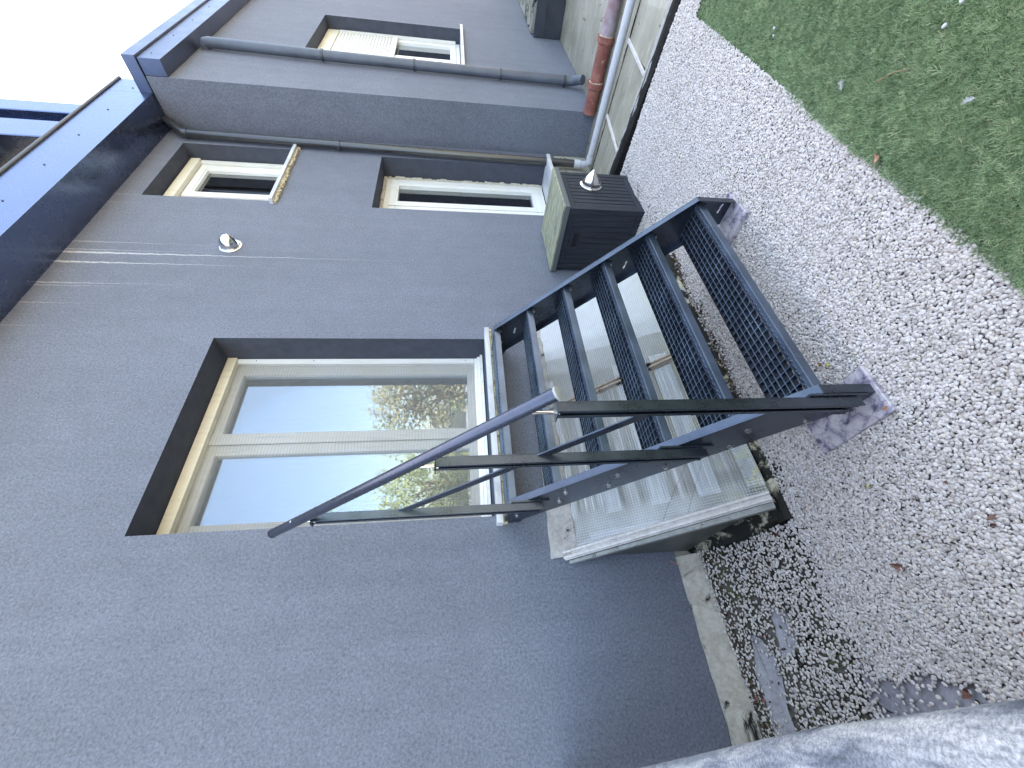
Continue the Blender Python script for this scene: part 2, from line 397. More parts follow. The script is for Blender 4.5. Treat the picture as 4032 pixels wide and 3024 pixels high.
k_ = len(gx); ct.add(vs, [(j * k_ + i, j * k_ + i + 1, (j + 1) * k_ + i + 1, (j + 1) * k_ + i) for j in range(len(gy) - 1) for i in range(k_ - 1)])
M_cant = cement('mossy_dirt', (.045, .040, .030), (.16, .145, .12), .12, -.1, 7, .95, 1.)
tag(ct.build('ground', M_cant, smooth=True), kind='structure')
M_bare = cement('bare_membrane', (.20, .19, .20), (.42, .41, .43), 0, -.3, 6, .7, .4)
def patch(pts_, seed):
    r_ = random.Random(seed); o_ = []
    for i, (x, y) in enumerate(pts_):
        x2, y2 = pts_[(i + 1) % len(pts_)]
        for q in range(5): o_.append((x + (x2 - x) * q / 5 + r_.uniform(-.006, .006), y + (y2 - y) * q / 5 + r_.uniform(-.006, .006)))
    cx_, cy_ = sum(p[0] for p in pts_) / len(pts_), sum(p[1] for p in pts_) / len(pts_)
    n_ = len(o_); vs_ = []
    for f_ in (1., .66, .33):
        for (x, y) in o_: vs_.append((cx_ + (x - cx_) * f_, cy_ + (y - cy_) * f_, 0))
    vs_.append((cx_, cy_, 0)); vs_ = [(x, y, max(gh(x, y) - .0075, -.009)) for x, y, _ in vs_]
    fs_ = [(a * n_ + i, a * n_ + (i + 1) % n_, (a + 1) * n_ + (i + 1) % n_, (a + 1) * n_ + i) for a in (0, 1) for i in range(n_)] + [(2 * n_ + i, 2 * n_ + (i + 1) % n_, 3 * n_) for i in range(n_)]
    tag(MB().add(vs_, fs_).build('ground', M_bare, smooth=True), kind='structure')
patch([(.29, .17), (.345, .15), (.35, .04), (.31, -.03), (.25, -.03), (.27, .06)], 1)
patch([(.165, .08), (.20, .05), (.235, -.06), (.20, -.20), (.19, -.34), (.135, -.34), (.138, -.10)], 2)
patch([(.56, -.05), (.68, -.09), (.80, -.11), (.95, -.15), (.98, -.30), (.50, -.30)], 3)

def pebble_mat():
    m = mat('pebble', (.6, .59, .6), .62, spec=.35); t = m.node_tree; b = pb(m)
    oi = N(t, 'ShaderNodeObjectInfo')
    c = ramp(t, oi.outputs['Random'], [(0, (.27, .22, .185)), (.10, (.43, .37, .32)), (.45, (.58, .52, .465)), (.8, (.72, .66, .605)), (.95, (.61, .52, .40)), (1, (.34, .29, .22))])
    tcg = N(t, 'ShaderNodeTexCoord')
    a = noise(t, tcg.outputs['Object'], 1.2, 3)
    geo = N(t, 'ShaderNodeNewGeometry'); big = noise(t, geo.outputs['Position'], 1.5, 4, .6, .3)
    c = mixc(t, ramp(t, big, [(.5, g(0)), (.72, g(.35))]), c, mixc(t, 1., c, (.78, .70, .66), 'MULTIPLY'))
    c = mixc(t, .3, c, ramp(t, a, [(.3, g(.32)), (.7, g(.62))]))
    lnk(t, c, b.inputs['Base Color']); return m
M_peb = pebble_mat()
def blade_mat():
    m = mat('turf_blade', (.05, .12, .05), .5, spec=.35); t = m.node_tree; b = pb(m)
    oi = N(t, 'ShaderNodeObjectInfo'); geo = N(t, 'ShaderNodeNewGeometry')
    big = noise(t, geo.outputs['Position'], 3.2, 4, .6)
    c = ramp(t, oi.outputs['Random'], [(0, (.10, .16, .07)), (.5, (.21, .31, .145)), (.85, (.34, .45, .23)), (1, (.55, .58, .34))])
    c = mixc(t, ramp(t, big, [(.35, g(.30)), (.6, g(0))]), c, (.08, .12, .05))
    lnk(t, c, b.inputs['Base Color']); return m
M_blade = blade_mat()

src = bpy.data.collections.new('scatter_sources')         # not linked to the scene: only instanced from
def src_obj(name, me, mt, coll):
    me.materials.append(mt); o = bpy.data.objects.new(name, me); coll.objects.link(o); return o
peb_c = bpy.data.collections.new('pebble_shapes'); tuft_c = bpy.data.collections.new('tuft_shapes'); leaf_c = bpy.data.collections.new('litter_shapes')
rp = random.Random(3)
for k in range(7):
    bm = bmesh.new(); bmesh.ops.create_icosphere(bm, subdivisions=2, radius=1)
    sx, sy, sz = rp.uniform(.9, 1.25), rp.uniform(.65, .9), rp.uniform(.42, .68)
    ph = [rp.uniform(0, 6) for _ in range(6)]
    for vv in bm.verts:
        p = vv.co; k2 = 1 + .10 * math.sin(2.3 * p.x + ph[0]) + .09 * math.sin(2.9 * p.y + ph[1]) + .08 * math.sin(2.6 * p.z + ph[2]) + .06 * math.sin(5 * p.x * p.y + ph[3])
        vv.co = Vector((p.x * sx, p.y * sy, p.z * sz)) * k2
    me = bpy.data.meshes.new('pebble_shape'); bm.to_mesh(me); bm.free()
    me.polygons.foreach_set('use_smooth', [True] * len(me.polygons)); src_obj('pebble_shape', me, M_peb, peb_c)
for k in range(6):
    vs, fs = [], []
    for b_ in range(9):
        a = rp.uniform(0, 6.28); L = rp.uniform(.7, 1.2); ln = rp.uniform(.25, .95); wd = .045
        bx, by = rp.uniform(-.25, .25), rp.uniform(-.25, .25); dx, dy = math.cos(a), math.sin(a); px, py = -dy * wd, dx * wd
        pts = []
        for q, s_ in ((0, 1.), (.5, .9), (1., .15)):
            off = ln * q * q; zz = L * (q - .28 * ln * q * q); pts.append((bx + dx * off, by + dy * off, zz, s_))
        o0 = len(vs)
        for (x_, y_, z_, s_) in pts: vs += [(x_ - px * s_, y_ - py * s_, z_), (x_ + px * s_, y_ + py * s_, z_)]
        fs += [(o0, o0 + 1, o0 + 3, o0 + 2), (o0 + 2, o0 + 3, o0 + 5, o0 + 4)]
    me = bpy.data.meshes.new('tuft_shape'); me.from_pydata(vs, [], fs); src_obj('tuft_shape', me, M_blade, tuft_c)

def scatter(name, pts, coll, smin, smax, tilt, kind='stuff', seed=0):
    me = bpy.data.meshes.new(name); me.from_pydata(pts, [], []); o = bpy.data.objects.new(name, me); C.objects.link(o)
    ng = bpy.data.node_groups.new(name + '_nodes', 'GeometryNodeTree')
    ng.interface.new_socket('Geometry', in_out='INPUT', socket_type='NodeSocketGeometry'); ng.interface.new_socket('Geometry', in_out='OUTPUT', socket_type='NodeSocketGeometry')
    gi, go = ng.nodes.new('NodeGroupInput'), ng.nodes.new('NodeGroupOutput')
    ci = ng.nodes.new('GeometryNodeCollectionInfo'); ci.inputs['Collection'].default_value = coll; ci.inputs['Separate Children'].default_value = True; ci.inputs['Reset Children'].default_value = True
    io = ng.nodes.new('GeometryNodeInstanceOnPoints'); io.inputs['Pick Instance'].default_value = True
    rr = ng.nodes.new('FunctionNodeRandomValue'); rr.data_type = 'FLOAT_VECTOR'; rr.inputs[0].default_value = (-tilt, -tilt, 0); rr.inputs[1].default_value = (tilt, tilt, 6.283); rr.inputs['Seed'].default_value = seed
    rs = ng.nodes.new('FunctionNodeRandomValue'); rs.data_type = 'FLOAT'; rs.inputs[2].default_value = smin; rs.inputs[3].default_value = smax; rs.inputs['Seed'].default_value = seed + 1
    L = ng.links.new
    L(gi.outputs[0], io.inputs['Points']); L(ci.outputs[0], io.inputs['Instance']); L(rr.outputs[0], io.inputs['Rotation']); L(rs.outputs[1], io.inputs['Scale']); L(io.outputs[0], go.inputs[0])
    mod = o.modifiers.new('scatter', 'NODES'); mod.node_group = ng
    return tag(o, kind=kind)

def sm(a, b, x): 
    t_ = min(1, max(0, (x - a) / (b - a))); return t_ * t_ * (3 - 2 * t_)
BARE = [(.305, .06, .045, .10), (.185, -.13, .042, .20), (.76, -.20, .24, .10)]
def gravel_z(x, y): return .001 + .010 * math.sin(2.1 * x + 1.3 * y) + .006 * math.sin(5 * y - 2 * x) + (.008 * sm(3.02, 3.18, y) * sm(2.0, 1.5, x) if y > 3 else 0)
pts = []
sp_ = .0078; nx, ny = int(2.3 / sp_), int(4.35 / sp_)
rg = random.Random(11)
for i in range(nx):
    for j in range(ny):
        x = .0 + (i + rg.random()) * sp_; y = -.62 + (j + rg.random()) * sp_
        if (x > 1.725 and y < 3.2) or x < .045 or y > front_y(x) - .015: continue
        if .0 < x < .60 and .47 < y < 2.36: continue          # the light-well glazing stands here
        if x < .096 and y < .5: continue
        d = 1.
        if y < .47 and x < 1.6:
            k = sm(.66, .54, x + .03 * math.sin(14 * y)) if y < .5 else 0
            d *= 1 - .52 * k
            for (bx, by, rx_, ry_) in BARE:
                q = ((x - bx) / rx_) ** 2 + ((y - by) / ry_) ** 2
                q *= 1 + .35 * math.sin(31 * x + 17 * y) * math.sin(23 * y - 11 * x)
                if q < 1: d *= .06 + .6 * q ** 3
        if x < .70 and y > .4 and x > .58: d *= .55 + .45 * math.sin(9 * y) ** 2
        if rg.random() > d: continue
        pts.append((x, y, gravel_z(x, y) + (max(0, gh(x, y)) if y < .5 else 0) + rg.uniform(-.0035, .0035)))
gr_ = scatter('gravel', pts, peb_c, .0048, .0084, .32)
gr_['label'] = 'white pebble gravel spread over the flat roof terrace'

turf = MB(); turf.add([(1.70, -4, -.012), (6, -4, -.012), (6, 3.215, -.012), (1.72, 3.205, -.012)], [(0, 1, 2, 3)])
M_turfbase = mat('turf_base', (.07, .11, .05), .9)
tag(turf.build('lawn', M_turfbase), kind='structure')
pts = []
for i in range(52000):
    x = 1.712 + abs(rg.random()) * .60; y = .30 + rg.random() * 2.91
    if False: continue
    pts.append((x, y, -.012))
for i in range(6000): pts.append((2.3 + rg.random() * 1.2, .3 + rg.random() * 2.9, -.012))
tf_ = scatter('grass', pts, tuft_c, .016, .027, .35, seed=5)
tf_['label'] = 'green artificial turf blades beside the pebble strip'

# ------------------------------------------------------------------ house
house = root('house', 'dark grey rendered house with white windows and metal roof edge', 'house')
OPEN = [(.755, 2.094, 1.284, 3.15), (3.818, 4.818, 3.184, 4.275), (3.782, 4.788, .44, 2.277)]
WOPEN = [(6.139, 7.70, 1.377, 3.236)]
def wall_mesh(x, thick, y0, y1, z0, z1, openings, depth):
    mb = MB(); ys = sorted({y0, y1, *[k for o in openings for k in o[:2]]}); zs = sorted({z0, z1, *[k for o in openings for k in o[2:]]})
    for a, b in zip(ys, ys[1:]):
        for c, d in zip(zs, zs[1:]):
            if any(o[0] <= a and b <= o[1] and o[2] <= c and d <= o[3] for o in openings): continue
            for xx in (x, x - thick): mb.add([(xx, a, c), (xx, b, c), (xx, b, d), (xx, a, d)], [(0, 1, 2, 3)])
    mb.nwall = len(mb.f)
    for (a, b, c, d) in openings:
        for p, q in (((a, c), (a, d)), ((b, c), (b, d)), ((a, c), (b, c)), ((a, d), (b, d))):
            mb.add([(x, *p), (x, *q), (x - thick, *q), (x - thick, *p)], [(0, 1, 2, 3)])
    for p, q in (((y0, z0), (y0, z1)), ((y1, z0), (y1, z1)), ((y0, z0), (y1, z0)), ((y0, z1), (y1, z1))):
        mb.add([(x, *p), (x, *q), (x - thick, *q), (x - thick, *p)], [(0, 1, 2, 3)])
    return mb
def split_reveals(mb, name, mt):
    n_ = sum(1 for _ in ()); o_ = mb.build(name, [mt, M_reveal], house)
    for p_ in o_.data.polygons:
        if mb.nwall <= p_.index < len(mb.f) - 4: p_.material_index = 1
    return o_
M_reveal = mat('smooth_shaded_reveal', (.062, .068, .088), .85, spec=.3); _t = M_reveal.node_tree  # smooth reveal render, its colour darkened to carry the shade of the recess
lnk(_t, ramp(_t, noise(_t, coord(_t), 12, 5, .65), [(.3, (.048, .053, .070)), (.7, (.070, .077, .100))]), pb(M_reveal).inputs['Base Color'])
def weld(o):
    bm = bmesh.new(); bm.from_mesh(o.data); bmesh.ops.remove_doubles(bm, verts=bm.verts, dist=1e-4); bmesh.ops.recalc_face_normals(bm, faces=bm.faces); bm.to_mesh(o.data); bm.free(); return o
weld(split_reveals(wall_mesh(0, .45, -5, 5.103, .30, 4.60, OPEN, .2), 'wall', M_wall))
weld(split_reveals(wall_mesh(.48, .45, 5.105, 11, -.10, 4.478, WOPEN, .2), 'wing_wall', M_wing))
MB().box((-.45, 5.105, -.3), (.03, 5.5, 4.478)).box((-.45, 5.107, -.3), (.478, 5.15, -.101)).build('wing_side_wall', M_wing, house)
# lower wall behind the light-well glazing and the cant strip below the render
MB().box((-.42, -5, -.3), (-.012, 5.1, .298)).build('base_wall', M_plinth, house)
pl = MB(); n = 40
rgp = random.Random(5)
rows = []
for i in range(n + 1):
    y = -5 + 5.46 * i / n if i < 12 else -1.36 + 1.83 * (i - 12) / (n - 12)
    rows.append((y, rgp.uniform(-.006, .006)))
prof = [(.004, .302), (.020, .298), (.045, .262), (.066, .228), (.085, .205), (.11, .16)]
vs = []
for (y, j) in rows:
    for k, (px_, pz_) in enumerate(prof): vs.append((px_ + (j if k > 1 else 0), y, pz_ + (rgp.uniform(-.004, .004) if k < 2 else 0)))
fs = [(i * 6 + k, i * 6 + k + 1, (i + 1) * 6 + k + 1, (i + 1) * 6 + k) for i in range(n) for k in range(5)]
pl.add(vs, fs).build('plinth', M_plinth, house, smooth=True)
pl2 = MB(); pl2.prism([(.0, .30), (.03, .29), (.09, .06), (.13, -.02), (.0, -.02)], 'y', 2.40, 3.95).build('plinth', M_plinth, house)
# shell so that the sun cannot come through the house
MB().box((-7, -5, -.3), (-6.8, 11, 4.9)).box((-6.8, -5, -.3), (-.46, -4.8, 4.9)).box((-6.8, 10.8, -.3), (.02, 11, 4.478)).box((-6.8, -4.79, -.3), (-.46, 10.79, -.2)).build('rear_wall', M_wing, house)
rf = MB().box((-7.1, -5.1, 4.61), (-.02, 5.08, 4.86)).box((-7.1, 5.09, 4.61), (-.02, 11.2, 4.80)).build('roof', M_clad, house)
# main roof edge: tall metal fascia with a dark soffit, rolled upper edge
fa = MB().box((-.02, -5, 4.49), (.336, 5.088, 4.90)).box((-.018, 5.0885, 4.602), (.3358, 5.40, 4.90)).build('fascia', M_fascia, house, bevel=.003)
MB().tube([(.338, -5, 4.912), (.338, 5.405, 4.912)], .017, 14).build('gutter_roll', M_clad, fa, smooth=True)
MB().box((-.4, -5, 4.905), (.32, 5.40, 4.925)).build('flashing', M_clad, fa)
for i in range(9):
    y = 5.18 - .52 * i
    MB().tube([(.334, y, 4.70), (.341, y, 4.70)], .0075, 10).build('rivet', M_bolt if False else M_clad, fa)
# wing roof edge: cap flashing over a box gutter
M_cap = painted_metal('cap_metal', (.12, .14, .20), .36, .5, 0, .12, .85)
MB().box((-.5, 5.092, 4.482), (.648, 11.3, 4.598)).build('cap_flashing', M_cap, house, bevel=.003)
gt = MB().box((.483, 5.108, 4.275), (.628, 11.3, 4.478)).build('box_gutter', M_cap, house, bevel=.003)
for i in range(8):
    MB().tube([(.626, 5.25 + .55 * i, 4.40), (.632, 5.25 + .55 * i, 4.40)], .007, 10).build('rivet', M_clad, gt)
# upper storey, set back: metal-clad corner posts, dark loggia, timber-coloured frame
us = MB().box((-1.9, 6.24, 4.81), (-.40, 6.51, 8.0)).box((-1.9, 5.60, 4.87), (-.40, 6.00, 8.0)).box((-1.88, 6.001, 4.87), (-.56, 6.239, 7.99)).build('corner_post', M_fascia, house, bevel=.01)
MB().box((-1.95, -4, 4.87), (-1.75, 5.60, 8.0)).box((-1.74, 2, 7.7), (-.5, 5.59, 8.0)).build('upper_wall', M_clad, house)
fr = MB().box((-1.04, 3.6, 7.04), (-.90, 5.98, 7.15)).box((-1.04, 5.87, 5.3), (-.90, 5.98, 7.039)).box((-1.04, 3.6, 5.3), (-.90, 3.7, 7.039))
M_ochre = mat('ochre_frame', (.62, .40, .14), .6)
lf = fr.build('loggia_frame', M_ochre, house)
MB().box((-1.0, 3.705, 5.3), (-.97, 5.865, 7.03)).build('pane', M_glass, lf)

def frame_rect(mb, x0, x1, y0, y1, z0, z1, wd, wz=None):
    wz = wz or wd
    mb.box((x0, y0, z0), (x1, y1, z0 + wz)).box((x0, y0, z1 - wz), (x1, y1, z1)).box((x0, y0, z0 + wz), (x1, y0 + wd, z1 - wz)).box((x0, y1 - wd, z0 + wz), (x1, y1, z1 - wz)); return mb
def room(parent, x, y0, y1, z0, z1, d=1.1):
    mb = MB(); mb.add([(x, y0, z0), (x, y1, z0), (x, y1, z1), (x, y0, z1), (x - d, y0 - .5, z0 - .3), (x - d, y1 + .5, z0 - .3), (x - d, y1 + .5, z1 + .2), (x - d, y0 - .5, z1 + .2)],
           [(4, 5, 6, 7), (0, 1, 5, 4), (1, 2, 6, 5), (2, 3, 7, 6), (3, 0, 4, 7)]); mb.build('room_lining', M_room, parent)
# --- garden door
dy0, dy1, dz0, dz1 = OPEN[0]
door = MB(); X = -.25
frame_rect(door, X - .09, X, dy0 + .004, dy1 - .004, dz0 + .004, dz1 - .004, .045, .05)
door = tag(door.build('door', M_screenbar, house, bevel=.003), 'white double garden door behind an insect screen')
MB().box((X - .02, dy0 + .006, dz1 - .072), (X + .045, dy1 - .006, dz1 - .006)).build('screen_box', M_cream, door, bevel=.004)
MB().box((X + .001, dy1 - .042, dz0 + .07), (X + .028, dy1 - .006, dz1 - .073)).build('screen_rail', M_screenbar, door, bevel=.002)
MB().box((X + .001, dy0 + .006, dz0 + .07), (X + .028, dy0 + .042, dz1 - .073)).build('screen_rail', M_screenbar, door, bevel=.002)
bt = MB().box((X + .001, dy0 + .006, dz0 + .046), (X + .030, dy1 - .006, dz0 + .068)).box((X + .001, dy0 + .006, dz0 + .026), (X + .050, dy1 - .006, dz0 + .045)).box((X + .001, dy0 + .006, dz0 + .006), (X + .075, dy1 - .006, dz0 + .025))
bt.build('threshold', M_screenbar, door, bevel=.002)
s = MB(); frame_rect(s, X - .075, X - .012, 1.402, dy1 - .05, dz0 + .055, dz1 - .056, .075, .070); s.box((X - .012, 1.395, dz0 + .06), (X - .001, 1.475, dz1 - .06))
sash = s.build('sash', M_pvc, door, bevel=.004); MB().box((X - .05, 1.477, dz0 + .125), (X - .04, dy1 - .125, dz1 - .126)).build('pane', M_doorglass, sash)
s = MB(); frame_rect(s, X - .077, X - .016, dy0 + .05, 1.398, dz0 + .055, dz1 - .056, .075, .070)
sash = s.build('sash', M_pvc, door, bevel=.004); MB().box((X - .052, dy0 + .125, dz0 + .125), (X - .042, 1.323, dz1 - .126)).build('pane', M_doorglass, sash)
MB().box((X + .008, dy0 + .042, dz0 + .07), (X + .0095, dy1 - .042, dz1 - .074)).build('insect_screen', M_screen, door)
for (y, z) in ((dy1 - .024, 2.95), (dy1 - .024, 2.55), (dy1 - .024, 1.42), (1.9, dz0 + .045)):
    MB().tube([(X + .027, y, z), (X + .0295, y, z)], .004, 8).build('screw', M_clad, door)
MB().box((-.245, .70, 1.246), (.055, 2.165, 1.282)).build('sill', M_sill, door, bevel=.003)
ja = MB(); rj = random.Random(2); pts_ = [(.05, .72)] 
y = .705
while y < 2.15:
    d = rj.uniform(.012, .035); ja.box((.0, y, 1.246 - rj.uniform(.012, .026)), (.030 + rj.uniform(0, .02), y + d, 1.2445)); y += d
ja.build('mortar_joint', M_foam, door, bevel=.003)
room(door, X - .1, dy0, dy1, dz0, dz1)
# pale curtain seen through the panes
cu = MB()
for k in range(60):
    y = dy0 + .05 + k * .0215
    cu.add([(X - .22 - .012 * (k % 2), y, dz0 + .05), (X - .22 - .012 * ((k + 1) % 2), y + .0215, dz0 + .05), (X - .22 - .012 * ((k + 1) % 2), y + .0215, dz1 - .08), (X - .22 - .012 * (k % 2), y, dz1 - .08)], [(0, 1, 2, 3)])
cu.build('curtain', mat('curtain', (.20, .22, .23), .9), door)

# --- small upper window
y0, y1, z0, z1 = OPEN[1]; X = -.19
wn = MB(); frame_rect(wn, X - .08, X, y0 + .004, y1 - .03, z0 + .004, z1 - .03, .045)
win = tag(wn.build('window', M_pvc, house, bevel=.003), 'small square window under the roof edge')
MB().box((X - .02, y0 + .006, z1 - .105), (X + .05, y1 - .012, z1 - .01)).build('blind_box', M_cream, win, bevel=.008)
MB().box((X + .001, y1 - .060, z0 + .03), (X + .030, y1 - .012, z1 - .106)).build('blind_rail', M_pvc, win, bevel=.003)
MB().box((X + .001, y0 + .010, z0 + .03), (X + .030, y0 + .055, z1 - .106)).build('blind_rail', M_pvc, win, bevel=.003)
def leaf_sash(ya, yb, za, zb_, xo, w_=.07):
    s = MB(); frame_rect(s, X - .065, X + xo, ya, yb, za, zb_, w_); sa = s.build('sash', M_pvc, win, bevel=.005)
    s = MB(); frame_rect(s, X - .035, X + xo - .007, ya + w_ + .001, yb - w_ - .001, za + w_ + .001, zb_ - w_ - .001, .018); s.build('glazing_bead', M_pvc, sa)
    MB().box((X - .045, ya + w_ + .005, za + w_ + .005), (X - .037, yb - w_ - .005, zb_ - w_ - .005)).build('pane', M_glass, sa)
leaf_sash(y0 + .05, 4.150, z0 + .05, z1 - .11, -.006); leaf_sash(4.152, y1 - .075, z0 + .05, z1 - .11, .004)
sl = MB().box((X, y0 - .05, z0 - .032), (.055, y1 + .035, z0 + .001)).build('sill', M_sill, win, bevel=.003)
def ragged(parent, x0, x1, ya, yb, zt, lo, hi, seed):
    mb = MB(); r_ = random.Random(seed); y = ya
    while y < yb:
        d = r_.uniform(.010, .03); mb.box((x0, y, zt - r_.uniform(lo, hi)), (x1 + r_.uniform(-.01, .008), min(y + d, yb), zt)); y += d
    mb.build('mortar_joint', M_foam, parent, bevel=.003)
ragged(win, 0.0, .03, y0 - .04, y1 + .02, z0 - .033, .012, .035, 3)
room(win, X - .1, y0, y1, z0, z1)
# --- narrow lower window
y0, y1, z0, z1 = OPEN[2]; X = -.23
wn = MB(); frame_rect(wn, X - .08, X, y0 + .03, y1 - .03, z0 + .01, z1 - .03, .06)
win = tag(wn.build('window', M_pvc, house, bevel=.003), 'tall narrow window with crumbling foam around its frame')
leaf_sash(y0 + .08, 4.205, z0 + .065, z1 - .085, .006); leaf_sash(4.208, y1 - .085, z0 + .065, z1 - .085, .014)
fo = MB(); r_ = random.Random(9); z = z0
while z < z1 - .03:
    d = r_.uniform(.02, .06); fo.box((X - .03, y1 - .032 - r_.uniform(0, .004), z), (X + .006 + r_.uniform(0, .02), y1 - .001, min(z + d, z1 - .03))); z += d
y = y0
while y < y1 - .03:
    d = r_.uniform(.015, .05); fo.box((X - .03, y, z1 - .034), (X + .01 + r_.uniform(0, .022), min(y + d, y1), z1 - .001)); y += d
fo.build('foam_joint', mortar('window_foam', (.66, .62, .52)), win, bevel=.004)
MB().box((X, y0 - .03, z0 - .035), (.13, y1 + .04, z0 + .002)).build('sill', M_sill, win, bevel=.003)
room(win, X - .1, y0, y1, z0, z1)
# --- shuttered window in the wing
y0, y1, z0, z1 = WOPEN[0]; X = .30
wn = MB(); frame_rect(wn, X - .09, X, y0 + .01, y1 - .004, z0 + .01, z1 - .004, .05)
win = tag(wn.build('window', M_pvc, house, bevel=.003), 'wing window with a half lowered slatted shutter')
MB().box((X - .02, y0 + .012, z1 - .16), (X + .03, y1 - .006, z1 - .006)).build('blind_box', M_cream, win, bevel=.004)
MB().box((X + .001, y1 - .05, z0 + .07), (X + .035, y1 - .008, z1 - .161)).build('blind_rail', M_pvc, win, bevel=.003)
MB().box((X + .001, y0 + .014, z0 + .07), (X + .035, y0 + .055, z1 - .161)).build('blind_rail', M_pvc, win, bevel=.003)
sh = MB(); z = z1 - .165; 
while z > 2.33:
    a = z - .040
    sh.prism([(X + .006, a), (X + .020, a + .003), (X + .026, a + .020), (X + .020, a + .037), (X + .006, a + .040)], 'y', y0 + .056, y1 - .051); z -= .0425
M_shut = pvc('shutter_slats', (.74, .73, .69), .25)
shu = sh.build('shutter', M_shut, win)
MB().box((X + .004, y0 + .056, 2.265), (X + .030, y1 - .051, 2.325)).build('bottom_rail', M_pvc, shu, bevel=.004)
s = MB(); frame_rect(s, X - .075, X - .002, y0 + .065, (y0 + y1) / 2, z0 + .065, z1 - .17, .08); sa = s.build('sash', M_pvc, win, bevel=.005)
MB().box((X - .05, y0 + .146, z0 + .146), (X - .042, (y0 + y1) / 2 - .081, z1 - .25)).build('pane', M_glass, sa)
s = MB(); frame_rect(s, X - .074, X - .001, (y0 + y1) / 2 + .001, y1 - .06, z0 + .065, z1 - .17, .08); sa = s.build('sash', M_pvc, win, bevel=.005)
MB().box((X - .05, (y0 + y1) / 2 + .082, z0 + .146), (X - .042, y1 - .141, z1 - .25)).build('pane', M_glass, sa)
MB().box((X, y0 - .05, z0 - .034), (.53, y1 + .03, z0 + .001)).build('sill', M_sill, win, bevel=.003)
room(win, X - .1, y0, y1, z0, z1)

# --- downpipes (parts of the house)
def band(p, d, r, parent, axis='z'):
    d = Vector(d).normalized(); p = Vector(p)
    b = MB().tube([p - d * .013, p + d * .013], r + .008, 20); b.box((p.x - .012, p.y - .008 - r - .012, p.z - .012), (p.x + .012, p.y - r - .002, p.z + .012)); b.box((p.x - .1 if False else p.x - .05, p.y - .006, p.z - .006), (p.x - r * .4, p.y + .006, p.z + .006))
    b.build('bracket', M_clad, parent, smooth=True)
PA = [(.10, 5.075, 4.50), (.10, 5.06, 4.46), (.085, 4.99, 4.38), (.068, 4.925, 4.31), (.062, 4.90, 4.26), (.062, 4.775, .075)]
dp = tag(MB().tube(PA, .0415, 24).build('downpipe', M_pipe, house, smooth=True), 'near-black downpipe in the corner of house and wing')
MB().tube([(.062, 4.901, 4.275), (.062, 4.898, 4.225)], .046, 24).build('coupling', M_pipe, dp, smooth=True)
MB().tube([(.062, 4.823, 1.70), (.062, 4.822, 1.675)], .0435, 24).build('coupling', M_pipe, dp, smooth=True)
for z in (2.72, .44): band((.062, 4.775 + (z - .075) * .0299, z), (0, .03, 1), .0415, dp)
def arc(c, a0, a1, r, n, f): return [f(c, a0 + (a1 - a0) * i / n, r) for i in range(n + 1)]
PBX = .545
PB = [(.47, 5.985, 4.20), (.51, 5.982, 4.20), (.538, 5.978, 4.185), (.545, 5.972, 4.15), (.545, 5.90, 2.9), (.545, 5.80, .14), (.548, 5.795, .09), (.56, 5.78, .045), (.585, 5.745, .0), (.60, 5.70, -.04)]
dp = tag(MB().tube(PB, .052, 24).build('downpipe', M_pipeg, house, smooth=True), 'grey downpipe on the wing beside the shuttered window')
for z in (2.95, 1.93, .93, .16): band((.545, 5.80 + (z - .14) * .0362, z), (0, .036, 1), .052, dp)
MB().tube([(.545, 5.855, 1.66), (.545, 5.853, 1.62)], .055, 24).build('coupling', M_pipeg, dp, smooth=True)

# --- stainless exhaust cowl on the wall
def flange(c, ax, r, parent_name, label=None, parent=None):
    c = Vector(c); a = Vector(ax)
    prof = [(0, r), (.004, r), (.009, r * .94), (.010, r * .86), (.016, r * .80)]
    return MB().tube([c + a * p for p, _ in prof], [q for _, q in prof], 36, True)
vc = Vector((0.001, 3.118, 3.335))
co = flange(vc, (1, 0, 0), .088, '').build('vent_cowl', M_steel, house, smooth=True)
tag(co, 'small stainless exhaust cowl high on the grey wall')
hood = MB(); n = 36; rows = []; od = Vector((.45, .52, -.73)).normalized()
for i in range(13):            # round hood, its mouth turned down and away
    a = i / 12 * math.pi / 2; rr = .074 * math.cos(a); xx = .016 + .092 * math.sin(a)
    for k in range(n):
        t_ = 2 * math.pi * k / n; rows.append((vc.x + xx, vc.y + rr * math.cos(t_), vc.z + rr * math.sin(t_)))
fs = []
for i in range(12):
    for k in range(n):
        c4 = Vector(rows[i * n + k]) + Vector(rows[(i + 1) * n + (k + 1) % n]); c4 = c4 / 2 - Vector((vc.x + .016, vc.y, vc.z))
        if c4.normalized().dot(od) > .66: continue
        fs.append((i * n + k, i * n + (k + 1) % n, (i + 1) * n + (k + 1) % n, (i + 1) * n + k))
hood.add(rows, fs); ho = hood.build('hood', M_steel, co, smooth=True)
so = ho.modifiers.new('solid', 'SOLIDIFY'); so.thickness = .002
MB().tube([(.013, vc.y, vc.z), (.05, vc.y, vc.z)], [.058, .05], 24).build('duct_mouth', M_black, co)

